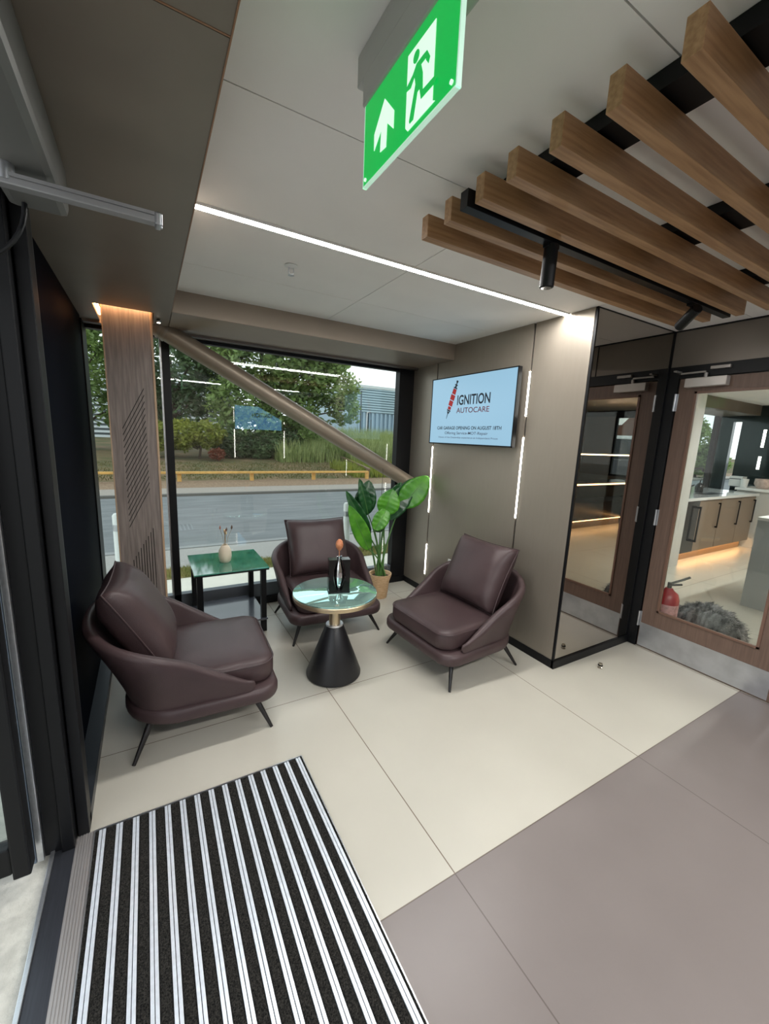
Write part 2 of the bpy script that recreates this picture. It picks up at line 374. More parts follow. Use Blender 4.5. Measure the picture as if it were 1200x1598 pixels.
tag(MB().tube([(-.245 - .075 * (1 - math.cos(PI * k / 14)), 1.51 - .035 * k / 14, 2.106 - .15 * math.sin(PI * k / 14 * .75) - .02 * k / 14) for k in range(15)], .006, 8).out('cable', BLACK), 'thin black cable looping down from the grey door operator', 'cable')

# ------------------------------------------------------------------ entrance mat
mt = thing('entrance_mat', 'black entrance mat with aluminium rails inside the open glass door', 'mat', (.155, .9, 0))
MB().box(-.412, .412, -.9, .762, .0, .004).out('backing', mat('rubber', (20, 20, 20), .8), mt)
fr = MB(); fr.box(-.412, .412, .757, .762, 0, .010).box(.408, .412, -.9, .757, 0, .010).box(-.412, -.408, -.9, .757, 0, .010); fr.out('frame', ALU, mt)
RX = [-.385 + .0553 * i for i in range(15)]
CARP = mat('mat_pile', (22, 22, 22), 1.0, rgb2=(64, 62, 58), nscale=260, bump=.9, bscale=300, spec=.1)
RAIL = mat('mat_rail', (226, 232, 240), .3, .35, noise=.06, nscale=60)
for i, x in enumerate(RX):
    MB().box(x - .0108, x - .001, -.9, .752, .004, .0115, .001).box(x + .001, x + .0108, -.9, .752, .004, .0115, .001).out('rail', RAIL, mt)
ed = [-.408] + RX + [.408]
for i in range(16):
    a = ed[i] + (.0125 if i else 0); c = ed[i + 1] - (.0125 if i < 15 else 0)
    ny = 330; nx = 7; vs = []; fs = []
    for j in range(ny + 1):
        for k in range(nx + 1):
            e = .0 if 0 < k < nx else .0035
            vs.append((a + (c - a) * k / nx + random.uniform(-.0012, .0012), -.9 + 1.652 * j / ny, .0095 + random.uniform(-.0015, .0025) - e))
    for j in range(ny):
        for k in range(nx):
            q = j * (nx + 1) + k; fs.append((q, q + 1, q + nx + 2, q + nx + 1))
    me = me_from(vs, fs); me.materials.append(CARP); o = bpy.data.objects.new('carpet_strip', me); COL.objects.link(o); o.parent = mt

# ------------------------------------------------------------------ timber pillar
pl = thing('timber_pillar', 'grey-brown timber-clad pillar with slanted slots, warm light at its top', 'pillar', (-.07, 3.21, 0))
PW = .13; PD = .12
core = MB(); core.box(-PW + .004, PW - .004, -PD, PD, 0, CZ - .03)
co = core.out('cladding', PILW, pl)
MB().box(-PW, -PW + .007, -PD - .004, PD, 0, CZ - .031, .001).box(PW - .007, PW, -PD - .004, PD, 0, CZ - .031, .001).box(PW, PW + .006, -PD + .01, PD, 0, CZ - .031).out('edge_trim', OAKE, pl)
SL = mat('slot_black', (14, 11, 10), .8)
sl = MB()
for i in range(17):
    zr = 1.79 - i * .04; zl = zr - .255
    sl.poly([(.067, -PD - .0012, zr), (.067, -PD - .0012, zr - .009), (-.062, -PD - .0012, zl - .009), (-.062, -PD - .0012, zl)], (0, .004, 0))
sl.out('slanted_slots', SL, pl)
s2 = MB()
for i in range(9):
    x = -.052 + i * .0155; zt = .665 + i * .0262
    s2.box(x - .0022, x + .0022, -PD - .0012, -PD + .003, max(.12, .18), zt)
s2.out('upright_slots', SL, pl)
ld = thing('cove_light', 'warm glowing light strip in the ceiling slot around the timber pillar', 'light', (-.0785, 3.21, 2.33))
LEDC = mat('led_cove', (255, 196, 140), .5, emit=16)
MB().box(-.15, .15, -.163, -.153, -.06, -.02).box(-.155, -.147, -.15, .26, -.06, -.02).out('diffuser', LEDC, ld)
dl = thing('downlight', 'tiny steel spotlight beside the top of the timber pillar', 'spotlight', (.105, 3.2, 2.24))
MB().lathe([(.0, -.002), (.012, -.003), (.017, -.012), (.013, -.02), (0, -.02)], n=20).out('ring', STEEL, dl)
MB().lathe([(0, -.0205), (.011, -.0215), (0, -.022)], n=16).out('lens', mat('spot_lens', (255, 240, 220), .4, emit=6), dl)

# diagonal steel tube
tb = thing('steel_brace', 'thick taupe steel tube running diagonally across the window', 'brace', (1.2, 3.42, 1.65))
A = Vector((.085, 3.44, 2.255)) - Vector((1.2, 3.42, 1.65)); Bp = Vector((2.376, 3.42, 1.06)) - Vector((1.2, 3.42, 1.65))
MB().tube([A, Bp], .066, 40).out('tube', mat('champagne_tube', (146, 133, 117), .4, .4), tb)
dd = (Bp - A).normalized()
MB().tube([A + dd * .035, A + dd * .05], .072, 40).tube([A + dd * .075, A + dd * .088], .072, 40).out('collar', TAUPE, tb)

# ------------------------------------------------------------------ television
tv = thing('television', 'wall-mounted television showing a pale blue garage opening notice', 'television', (2.3, 2.635, 1.8))
bx('casing', .004, .034, -.508, .508, -.288, .285, BLACK, tv, bev=.003)
SCR2 = mat('rear_screen', (30, 40, 50), .3, emit=2.2, emitc=(120, 180, 225))
SCR = mat('tv_screen', (30, 40, 50), .3, emit=.5, emitc=(158, 202, 228))
bx('screen', -.001, .004, -.498, .498, -.278, .277, SCR, tv)
MB().box(-.003, .006, -.508, .508, -.288, -.279).box(-.003, .006, -.508, .508, .278, .285).box(-.003, .006, -.508, -.499, -.288, .285).box(-.003, .006, .499, .508, -.288, .285).out('bezel', BLACK, tv)
bx('wall_bracket', .034, .074, -.15, .15, -.12, .12, BLACK, tv)
def on_tv(parent):
    INK = mat('screen_ink', (20, 30, 44), .5); RED = mat('screen_red', (150, 34, 34), .5, emit=.25, emitc=(170, 30, 34)); GRY = mat('screen_grey', (60, 60, 82), .5)
    def T(body, yl, yr, z0, z1, m, off=0): # y left (large) .. y right
        M = Matrix(((0, 0, -1, -.0016), (-1, 0, 0, yl - 2.635), (0, 1, 0, z0 - 1.8), (0, 0, 0, 1)))
        text(body, m, parent, 'lettering', 0, (yl - yr, z1 - z0), M, off)
    T('IGNITION', 2.776, 2.386, 1.842, 1.924, INK, .02); T('AUTOCARE', 2.778, 2.388, 1.777, 1.82, mat('screen_maroon', (110, 50, 66), .5), .008)
    T('CAR GARAGE OPENING ON AUGUST 18TH', 3.03, 2.243, 1.639, 1.667, INK, .02)
    T('Offering Service-MOT-Repair', 2.917, 2.381, 1.592, 1.622, GRY, .005)
    T('Home of the Dealership experience at Independent Prices', 3.001, 2.272, 1.562, 1.58, GRY, .003)
    a = Vector((0, 2.788 - 2.635, 2.045 - 1.8)); b = Vector((0, 2.905 - 2.635, 1.745 - 1.8)); d = (b - a); n = Vector((0, -d.z, d.y)).normalized()
    def seg(t0, t1, w0, w1, m, lb):
        p = a + d * t0; q = a + d * t1
        g.poly([(x.x - .0022, x.y, x.z) for x in (p - n * w0, p + n * w0, q + n * w1, q - n * w1)], (.0008, 0, 0))
    g = MB(); seg(.22, .36, .022, .024, 0, 0); seg(.38, .52, .028, .028, 0, 0); seg(.54, .68, .026, .026, 0, 0); seg(.70, .78, .02, .02, 0, 0); g.out('logo_red', RED, parent)
    g = MB(); seg(0, .05, .012, .012, 0, 0); seg(.05, .1, .006, .006, 0, 0); seg(.1, .13, .018, .018, 0, 0); seg(.13, .18, .008, .012, 0, 0); seg(.18, .21, .024, .024, 0, 0); g.out('logo_dark', INK, parent); g = MB(); seg(.79, .83, .026, .02, 0, 0); seg(.84, .9, .02, .006, 0, 0); seg(.9, 1.04, .004, .002, 0, 0)
    g.out('logo_dark', INK, parent)
on_tv(tv)
# second screen on rear wall: same kind of screen
tv2 = thing('television', 'second pale blue screen on the rear wall, seen reflected in the window', 'television', (2.1, -1.86, 1.84))
bx('casing', -.5, .5, -.035, -.002, -.25, .25, BLACK, tv2, bev=.003); bx('screen', -.49, .49, -.003, .002, -.24, .24, SCR2, tv2)
t1_ = mat('screen_ink', (20, 30, 44), .5)
Mx = Matrix(((-1, 0, 0, .28), (0, 0, 1, .003), (0, 1, 0, .02), (0, 0, 0, 1)))
text('IGNITION', t1_, tv2, 'lettering', 0, (.42, .09), Mx, .02)

# ------------------------------------------------------------------ exit sign
PX = .45
es = thing('exit_sign', 'green hanging emergency exit sign with running figure and arrow', 'exit sign', (PX, .765, CZ))
hs = MB(); hs.box(0, .075, -.20, .205, -.062, -.0005, .004).box(-.003, .06, -.175, .17, -.12, -.062, .006)
hs.out('housing', mat('sign_housing', (176, 176, 172), .45), es)
SG = mat('sign_green', (0, 150, 62), .35, emit=.4, emitc=(0, 190, 78)); SW = mat('sign_white', (220, 240, 226), .4, emit=.45, emitc=(222, 250, 232)); ACR = mat('sign_acrylic', (205, 240, 222), .15, emit=.25, emitc=(200, 245, 220))
def E3(p): return (-.0012, p[0] - .765, p[1] - CZ)
pn = MB(); pn.box(0, .008, .603 - .765, .9225 - .765, 2.094 - CZ, 2.249 - CZ, .0); pn.out('panel', SG, es)
MB().box(-.0006, .0085, .5995 - .765, .6028 - .765, 2.091 - CZ, 2.249 - CZ).box(-.0006, .0085, .9225 - .765, .9245 - .765, 2.091 - CZ, 2.249 - CZ).box(-.0006, .0085, .6 - .765, .9245 - .765, 2.091 - CZ, 2.0938 - CZ).out('edge', ACR, es)
arrow = [(0.8348, 2.2121), (0.7956, 2.1695), (0.7955, 2.1384), (0.8219, 2.1628), (0.8232, 2.1214), (0.8473, 2.1240), (0.8450, 2.1640), (0.8747, 2.1400), (0.8757, 2.1700)]
MB().poly([E3(p) for p in arrow], (.0011, 0, 0)).out('arrow', SW, es)
dp = [(0.6663, 2.2258), (0.6651, 2.1087), (0.6579, 2.1045), (0.7415, 2.1045), (0.7497, 2.1131), (0.7505, 2.2278)]
MB().poly([E3(p) for p in dp], (.0011, 0, 0)).out('doorway', SW, es)
body = [(0.7192, 2.1963), (0.7007, 2.1965), (0.6873, 2.1955), (0.6775, 2.1805), (0.6816, 2.1727), (0.6894, 2.1823), (0.69, 2.186), (0.7044, 2.1860), (0.6982, 2.1703), (0.6957, 2.1430), (0.662, 2.1417), (0.6547, 2.1360), (0.6576, 2.1302), (0.7000, 2.1313), (0.7060, 2.1503), (0.7127, 2.1493), (0.7223, 2.1123), (0.734, 2.1122), (0.7366, 2.1166), (0.7201, 2.1653), (0.7243, 2.1796), (0.7357, 2.169), (0.7521, 2.1719), (0.7506, 2.1781), (0.7297, 2.1866)]
rn = MB(); rn.poly([(E3(p)[0] - .0008, E3(p)[1], E3(p)[2]) for p in body], (.0009, 0, 0))
hd = [(.7215 + .0095 * math.cos(t), 2.2085 + .0095 * math.sin(t)) for t in [2 * PI * k / 16 for k in range(16)]]
rn.poly([(E3(p)[0] - .0008, E3(p)[1], E3(p)[2]) for p in hd], (.0009, 0, 0)); rn.out('running_figure', SG, es)
for y in (.613, .912): MB().tube([(-.003, y - .765, 2.103 - CZ), (0, y - .765, 2.103 - CZ)], .0035, 12).out('fixing', SW, es)

# ------------------------------------------------------------------ timber baffles, carriers, track
BZ0, BZ1 = 2.25, 2.322
BY = [1.31, 1.18, 1.03, .905, .765, .62, .475, .33]
BEG = 'oak baffles hanging below the ceiling'
ORD = ['oak ceiling baffle nearest the mirror, lowest in the photo', 'oak ceiling baffle second from the mirror, next to the black track', 'oak ceiling baffle third from the mirror, on the camera side of the black track', 'fourth oak ceiling baffle counted from the mirror', 'fifth oak ceiling baffle counted from the mirror', 'sixth oak ceiling baffle counted from the mirror', 'seventh oak ceiling baffle, at the top right corner of the photo', 'eighth oak ceiling baffle, almost outside the top right corner']
proto = None
for i, y in enumerate(BY):
    o = MB().box(-.91, .91, 0, .036, BZ0, BZ1, .0015).out('ceiling_baffle', OAK)
    o.location = (.895 + .91, y, 0); tag(o, ORD[i], 'ceiling baffle', BEG)
CL = ['left', 'middle', 'right']
for k, (x0, x1) in enumerate(((1.03, 1.15), (1.71, 1.88), (2.40, 2.56))):
    o = bx('baffle_carrier', x0, x1, .2, 1.33, BZ1 + .008, CZ - .001, BLACK); tag(o, ['flat black carrier above the left ends of the oak baffles', 'flat black carrier above the middle of the oak baffles', 'flat black carrier above the right ends of the oak baffles'][k], 'carrier', 'black baffle carriers')
tr = thing('lighting_track', 'black ceiling lighting track running between the oak baffles', 'lighting track', (1.79, 1.1, CZ))
bx('rail', -.91, .91, -.017, .017, -.125, -.075, BLACK, tr, bev=.001)
for hx in (-.38, .35): MB().tube([(hx, 0, -.075), (hx, 0, -.001)], .006, 8).out('hanger', BLACK, tr)
def spot(x, d, label):
    t = thing('track_spotlight', label, 'spotlight', (x, 1.1, CZ - .125), 0, 'black spotlights on the track')
    MB().box(-.03, .03, -.012, .012, -.012, 0, .001).tube([(0, 0, -.012), (0, 0, -.035)], .008, 10).out('adapter', BLACK, t)
    d = Vector(d).normalized(); c = Vector((0, 0, -.05))
    h = MB().tube([c - d * .05, c - d * .047, c + d * .088, c + d * .09], [.022, .025, .025, .023], 28).out('lamp_head', BLACK, t)
    MB().tube([c + d * .0895, c + d * .092], .019, 20).out('lens', mat('dark_lens', (50, 48, 44), .1), h)
spot(1.29, (.02, .05, -1), 'black cylindrical spotlight pointing down under the left part of the track')
spot(2.33, (.55, .75, -.35), 'black cylindrical spotlight turned sideways near the right end of the track')
sp = thing('sprinkler', 'small white sprinkler head on the ceiling left of centre', 'sprinkler', (.67, 2.17, CZ))
MB().lathe([(0, -.0005), (.032, -.0015), (.034, -.004), (.012, -.012), (0, -.012)], n=28).out('escutcheon', WHITE, sp)
MB().tube([(.012, 0, -.01), (.013, 0, -.035), (0, 0, -.045)], .0025, 6).tube([(-.012, 0, -.01), (-.013, 0, -.035), (0, 0, -.045)], .0025, 6).lathe([(0, -.044), (.016, -.045), (.016, -.047), (0, -.048)], n=16).out('deflector', STEEL, sp)

# ------------------------------------------------------------------ armchairs
def rrect(hw, y0, y1, rf, rb, n=8, inset=0, z=0):
    hw -= inset; y0 += inset; y1 -= inset; rf = max(.01, rf - inset); rb = max(.01, rb - inset); P = []
    for cx, cy, r, a0 in ((hw - rf, y0 + rf, rf, -PI / 2), (hw - rb, y1 - rb, rb, 0), (-hw + rb, y1 - rb, rb, PI / 2), (-hw + rf, y0 + rf, rf, PI)):
        for k in range(n + 1):
            t = a0 + PI / 2 * k / n; P.append((cx + r * math.cos(t), cy + r * math.sin(t), z))
    return P
def cushion_mesh(w, h, T, n=26, wr=.004, seed=1):
    rnd = random.Random(seed); ph = [rnd.uniform(0, 6) for _ in range(6)]
    vs = []; fs = []; idx = {}
    for side in (1, -1):
        for j in range(n + 1):
            for i in range(n + 1):
                u = -1 + 2 * i / n; v = -1 + 2 * j / n
                if side == -1 and (i in (0, n) or j in (0, n)): idx[side, i, j] = idx[1, i, j]; continue
                x = w / 2 * u * (1 - .055 * (1 - v * v) * u * u); z = h / 2 * v * (1 - .055 * (1 - u * u) * v * v)
                t = T / 2 * max(0, (1 - u ** 4)) ** .45 * max(0, (1 - v ** 4)) ** .45
                e = (abs(u) ** 3 + abs(v) ** 3) * .5
                t += wr * e * (math.sin(9 * u + ph[0] + 3 * v) + math.sin(13 * v + ph[1] - 4 * u) * .7) * (1 - max(abs(u), abs(v)) ** 8)
                idx[side, i, j] = len(vs); vs.append((x, -side * t, z))
        for j in range(n):
            for i in range(n):
                q = (idx[side, i, j], idx[side, i + 1, j], idx[side, i + 1, j + 1], idx[side, i, j + 1]); fs.append(q if side == 1 else q[::-1])
    return vs, fs, idx, n
def armchair(label, loc, ang, seed, flare=.065, py=.215, lean=-26):
    t = thing('armchair', label, 'armchair', (loc[0], loc[1], 0), ang, 'plum brown leather armchairs')
    # local: front is -y
    p = MB(); rings = []
    prof = [(.05, .160), (.02, .162), (.006, .170), (0, .185), (0, .215), (.006, .232), (.02, .240), (.06, .242)]
    rings = [rrect(.372, -.375, .345, .11, .26, 9, i, z) for i, z in prof]
    p.loft(rings); p.out('base', LEATH, t)
    s = MB(); prof = [(.03, .244), (.008, .252), (0, .272), (0, .335), (.006, .352), (.02, .364), (.05, .372), (.12, .380), (.2, .384)]
    rings = [rrect(.312, -.362, .24, .10, .10, 9, i, z) for i, z in prof]
    s.loft(rings); so = s.out('seat_cushion', LEATH, t)
    MB().tube(rrect(.314, -.364, .24, .10, .10, 9, 0.003, .350) + [rrect(.314, -.364, .24, .10, .10, 9, 0.003, .350)[0]], .0035, 6, cap=False).out('piping', LEATH, so)
    # shell
    path = []
    y_t = -.215; yc = .07; a = .345; b = .262; ex = 2 / 2.7
    for k in range(13): path.append(Vector((a, y_t + (yc - y_t) * k / 12, 0)))
    for k in range(1, 40):
        th = PI * k / 40; c, s_ = math.cos(th), math.sin(th)
        path.append(Vector((a * math.copysign(abs(c) ** ex, c), yc + b * abs(s_) ** ex, 0)))
    for k in range(13): path.append(Vector((-a, yc + (y_t - yc) * k / 12, 0)))
    L = [0]
    for i in range(1, len(path)): L.append(L[-1] + (path[i] - path[i - 1]).length)
    tot = L[-1]; rings = []
    for i, q in enumerate(path):
        u = min(L[i], tot - L[i]) / (tot / 2)
        dr_ = (path[min(i + 1, len(path) - 1)] - path[max(0, i - 1)]).normalized(); n = Vector((dr_.y, -dr_.x, 0))
        f = math.sin(PI / 2 * min(1, u * 1.04)) ** 1.12
        H = .06 + .35 * f; zb = .238; th = .052 * min(1, .45 + u * 3)
        back = max(0, (q.y - .02) / .3) ** 1.3; fl = (.030 + flare * min(1, back)) * (H / .4)
        ring = []
        m = 5
        for k in range(m + 1):    # outer going up
            w = k / m; z = zb + (H - th * .5) * w; ring.append(q + n * (th * .5 + fl * w ** 1.2 - .02 * (1 - w) * min(1, u * 4)) + Vector((0, 0, z)))
        top = q + n * (fl) + Vector((0, 0, zb + H - th * .5))
        for k in range(1, 6):
            aa = PI * k / 6; ring.append(top + n * (math.cos(aa) * th * .5) + Vector((0, 0, math.sin(aa) * th * .5)))
        for k in range(m, -1, -1):
            w = k / m; z = zb + (H - th * .5) * w; ring.append(q + n * (-th * .5 + fl * w ** 1.2 - .02 * (1 - w) * min(1, u * 4)) + Vector((0, 0, z)))
        rings.append(ring)
    # rounded arm tips
    def tipring(r, sc, dy):
        c = sum(r, Vector()) / len(r); return [c + (v - c) * sc + Vector((0, dy, 0)) for v in r]
    rings = [tipring(rings[0], .25, -.030), tipring(rings[0], .7, -.024), tipring(rings[0], .92, -.012)] + rings + [tipring(rings[-1], .92, -.012), tipring(rings[-1], .7, -.024), tipring(rings[-1], .25, -.030)]
    sh = MB().loft(rings).out('back_shell', LEATH, t)
    # back cushion
    vs, fs, idx, n = cushion_mesh(.53, .49, .215, wr=.0065, seed=seed)
    me = me_from(vs, fs, smooth=True); me.materials.append(LEATH); bc = bpy.data.objects.new('back_cushion', me); COL.objects.link(bc); bc.parent = t
    bc.location = (0, py, .598); bc.rotation_euler = (math.radians(lean), 0, 0)
    loop = [idx[1, i, 0] for i in range(n)] + [idx[1, n, j] for j in range(n)] + [idx[1, n - i, n] for i in range(n)] + [idx[1, 0, n - j] for j in range(n + 1)]
    MB().tube([vs[k] for k in loop], .0042, 6, cap=False).out('piping', LEATH, bc)
    for sx_ in (-1, 1):
        for sy_ in (-1, 1):
            MB().tube([(sx_ * .27, sy_ * .235 - .01, .165), (sx_ * .352, sy_ * .315 - .01, 0.0)], [.017, .008], 14).out('leg', LEGM, t)
    return t
armchair('plum brown leather armchair on the left, in front of the dark panel and side table', (.185, 2.30), PI / 2 - .045, 3, .108, .268, -29)
armchair('plum brown leather armchair in the middle, backing onto the window behind the round table', (1.22, 3.00), -.056, 5)
armchair('plum brown leather armchair on the right, with its back to the television wall', (1.85, 2.11), -PI / 2 + .06, 8)

# ------------------------------------------------------------------ round table
MG = mat('green_mirror_glass', (190, 236, 226), .02, .8)
BRASS = mat('champagne_brass', (196, 178, 148), .28, .85)
rt = thing('round_table', 'round glass-topped side table on a black cone base between the armchairs', 'table', (.985, 2.255, 0))
MB().lathe([(0, .001), (.165, .001), (.177, .008), (.178, .02), (.060, .335), (.054, .343), (0, .343)], n=64).out('cone_base', mat('matt_black_cone', (22, 22, 26), .42), rt)
MB().lathe([(.0, .343), (.056, .343), (.057, .349), (.054, .353), (0, .353)], n=48).out('collar', STEEL, rt)
MB().lathe([(0, .353), (.036, .353), (.036, .528), (0, .528)], n=40).out('stem', BRASS, rt)
MB().lathe([(0, .526), (.246, .526), (.262, .534), (.266, .545), (.266, .560), (.262, .563), (0, .563)], n=80).out('rim', BRASS, rt)
MB().lathe([(0, .563), (.262, .563), (.265, .565), (.265, .571), (.262, .573), (0, .573)], n=80).out('glass_top', MG, rt)
vb = thing('black_vase_holder', 'black square ornament holding a slim chrome vase with an orange bud on the round table', 'vase', (1.0, 2.24, .573), -.25)
for sgn in (-1, 1):
    pts2 = [(sgn * .066, 0, 0), (sgn * .066, 0, .215)] + [(sgn * (.012 + .026 * math.sin(PI * k / 12)), 0, .215 - .205 * k / 12) for k in range(13)] + [(sgn * .012, 0, 0)]
    MB().poly([(x, -.03, z) for x, y, z in pts2], (0, .06, 0)).out('block', mat('black_gloss_block', (10, 11, 12), .12), vb)
bx('plinth', -.068, .068, -.038, .038, 0, .008, BLACK, vb, bev=.001)
MB().lathe([(0, .01), (.014, .012), (.024, .05), (.031, .10), (.028, .145), (.016, .195), (.012, .215), (.018, .232), (.014, .23), (.008, .21), (0, .2)], n=32).out('chrome_vase', mat('chrome', (215, 215, 218), .06, 1), vb)
bud = tag(MB().lathe([(0, .0), (.009, .004), (.021, .022), (.024, .042), (.019, .062), (.008, .074), (0, .076)], n=24).tube([(0, 0, .003), (0, 0, -.05)], .003, 8).out('dried_bud', mat('orange_bud', (168, 98, 62), .6, rgb2=(206, 140, 100), nscale=40, bump=.3, bscale=80), loc=(1.0, 2.24, .573 + .265)), 'orange brown dried bud standing in the chrome vase', 'dried flower')

# ------------------------------------------------------------------ side table
GM = mat('green_marble', (28, 104, 84), .06, coat=1, rgb2=(58, 138, 116), nscale=9, detail=8)
stb = thing('side_table', 'low black side table with a green marble top beside the window', 'table', (.495, 3.265, 0))
bx('table_top', -.262, .262, -.268, .268, .512, .524, BLACK, stb, bev=.001)
bx('marble_top', -.264, .264, -.27, .27, .524, .534, GM, stb, bev=.003)
bx('shelf', -.25, .25, -.262, .262, .105, .118, mat('grey_black_shelf', (66, 70, 78), .25, coat=.4), stb, bev=.001)
for sx_ in (-1, 1):
    for sy_ in (-1, 1): bx('leg', sx_ * .225 - .02, sx_ * .225 + .02, sy_ * .225 - .02, sy_ * .225 + .02, 0, .512, BLACK, stb, bev=.001)
cv = MB().lathe([(0, 0), (.022, 0), (.030, .01), (.036, .045), (.034, .085), (.022, .115), (.014, .122), (.015, .128), (.010, .126), (.008, .10), (0, .09)], n=36).out('ceramic_vase', mat('beige_ceramic', (214, 200, 178), .5), loc=(.478, 3.245, .534)); cv.scale = (1.35, 1.35, 1.12)
tag(cv, 'small beige ceramic vase on the green marble side table', 'vase')
df = thing('dried_flowers', 'small bunch of dried cream and pink flowers in the beige vase', 'dried flowers', (.478, 3.245, .668))
rnd = random.Random(4)
for k in range(9):
    a = rnd.uniform(0, 6.28); r = rnd.uniform(.015, .065); h = rnd.uniform(.06, .15)
    e = Vector((r * math.cos(a), r * math.sin(a), h)); stm = MB().tube([(0, 0, -.05), e * .5 + Vector((0, 0, .01)), e], .0012, 5).out('stem', mat('dry_stem', (150, 128, 96), .8), df)
    MB().lathe([(0, 0), (.005, .006), (.006, .016), (.002, .03), (0, .031)], c=e, n=8).out('flower_head', [mat('dry_cream', (222, 200, 160), .8), mat('dry_pink', (168, 112, 96), .8), mat('dry_dark', (96, 74, 60), .8)][k % 3], stm)

# ------------------------------------------------------------------ plant
PXY = (1.90, 3.27)
pp = thing('potted_plant', 'tall broad-leaved potted plant in the corner by the window', 'plant', (PXY[0], PXY[1], 0))
POT = mat('woven_pot', (196, 158, 116), .7, rgb2=(222, 190, 150), nscale=30, stretch=(1, 1, 6), bump=.5, bscale=60)
MB().lathe([(0, .002), (.070, .002), (.074, .01), (.092, .17), (.112, .235), (.112, .245), (.100, .243), (.092, .21), (0, .21)], n=40).out('pot', POT, pp)
MB().lathe([(0, .212), (.093, .212), (.06, .222), (0, .226)], n=24).out('soil', mat('soil', (60, 44, 34), .95, bump=1, bscale=80), pp)
LG = mat('leaf_bright', (52, 118, 28), .36, rgb2=(92, 158, 46), nscale=8); LD = mat('leaf_dark', (24, 66, 34), .28, rgb2=(44, 92, 50), nscale=8)
STG = mat('plant_stem', (78, 120, 60), .5)
def leaf(base, tip, w, mt_, nrm=(-.35, -.9, .15), bend=.05, fold=.25, name='leaf'):
    base = Vector(base); tip = Vector(tip); ax = tip - base; L_ = ax.length; nrm = Vector(nrm).normalized(); side = ax.cross(nrm).normalized(); nrm = side.cross(ax).normalized()
    n = 22; mw = 8; vs = []; fs = []
    for i in range(n + 1):
        t = i / n; ww = w / 2 * (math.sin(PI * min(1, t * .96 + .02) ** .8)) ** .75 if 0 < i < n else .001
        c = base + ax * t + nrm * (bend * math.sin(PI * t)) + Vector((0, 0, -bend * t * t * .6))
        for j in range(mw + 1):
            s_ = -1 + 2 * j / mw
            rip = .006 * math.sin(t * 40 + 2 * abs(s_)) * abs(s_)
            vs.append(c + side * (ww * s_) + nrm * (fold * ww * abs(s_) + rip))
    for i in range(n):
        for j in range(mw): q = i * (mw + 1) + j; fs.append((q, q + 1, q + mw + 2, q + mw + 1))
    me = me_from(vs, fs, smooth=True); me.materials.append(mt_); o = bpy.data.objects.new(name, me); COL.objects.link(o); o.parent = pp
    md = o.modifiers.new('thick', 'SOLIDIFY'); md.thickness = .0015
    g = MB().tube([base + ax * k / 10 + nrm * (bend * math.sin(PI * k / 10) - .001) + Vector((0, 0, -bend * (k / 10) ** 2 * .6)) for k in range(11)], [.004 * (1 - k / 11) + .0008 for k in range(11)], 6).out('midrib', STG, o)
    return o
def pt(x, y, z): return (x - PXY[0], y - PXY[1], z)
LV = [((2.08, 3.24, .90), (2.36, 3.20, 1.205), .20, LG, .02, .12), ((1.95, 3.27, .77), (2.24, 3.29, 1.18), .16, LD, .03, .3), ((1.86, 3.18, .84), (1.94, 3.17, 1.10), .17, LG, .03, .25),
      ((1.75, 3.15, .71), (1.90, 3.17, .93), .12, LG, .02, .2), ((1.73, 3.38, .80), (1.80, 3.38, 1.16), .17, LD, .03, .3), ((1.76, 3.30, .83), (1.655, 3.30, 1.18), .085, LD, .02, .4),
      ((1.77, 3.28, .62), (1.515, 3.28, 1.075), .10, LD, .02, .45), ((1.75, 3.24, .50), (1.52, 3.22, .95), .125, LG, .015, .2), ((1.87, 3.25, .66), (1.81, 3.24, .84), .10, LD, .02, .3), ((1.99, 3.36, .86), (2.16, 3.37, 1.13), .11, LD, .02, .3)]
for i, (b0, t0, w, m_, bd_, fo) in enumerate(LV):
    leaf(pt(*b0), pt(*t0), w * 1.22, m_, bend=bd_, fold=fo)
    root = Vector((random.uniform(-.04, .04), random.uniform(-.04, .04), .215)); e = Vector(pt(*b0))
    mid = root.lerp(e, .55) + Vector((-.25 * (e.x - root.x), 0, .04))
    P_ = [root * (1 - s) ** 2 + mid * 2 * s * (1 - s) + e * s * s for s in [k / 12 for k in range(13)]]
    MB().tube(P_, [.011 - .0065 * k / 12 for k in range(13)], 8).out('stem', STG, pp)
MB().tube([pt(1.90, 3.3, .22), pt(1.895, 3.3, .8), pt(1.90, 3.3, 1.26)], [.007, .004, .0015], 8).out('shoot', mat('dark_shoot', (60, 60, 50), .6), pp)
for k in range(6):
    a = random.uniform(-1, 3.5); r = random.uniform(.07, .11)
    MB().tube([(0.02 * math.cos(a), .02 * math.sin(a), .22), (r * .7 * math.cos(a), r * .7 * math.sin(a), .33), (r * math.cos(a), r * math.sin(a), .28)], .0018, 5).out('dry_leaf', mat('dry_leaf', (150, 140, 120), .8), pp)

# floor door stops, socket
t = thing('door_stop', 'small round steel door stop on the floor in front of the mirror', 'door stop', (2.70, 1.48, 0))
MB().lathe([(0, 0), (.016, 0), (.016, .006), (.009, .010), (.009, .026), (.013, .030), (.013, .036), (0, .038)], n=24).out('post', mat('dark_steel', (190, 182, 166), .25, .8), t)
MB().lathe([(.0132, .018), (.0165, .020), (.0165, .026), (.0132, .028)], n=24).out('rubber_ring', BLACK, t)
sk = thing('wall_socket', 'small white wall socket on the television wall behind the right armchair', 'socket', (WR, 2.79, .43))
bx('plate', -.008, 0, -.04, .04, -.03, .03, WHITE, sk, bev=.002); bx('switch', -.011, -.008, -.01, .01, -.012, .012, WHITE, sk)

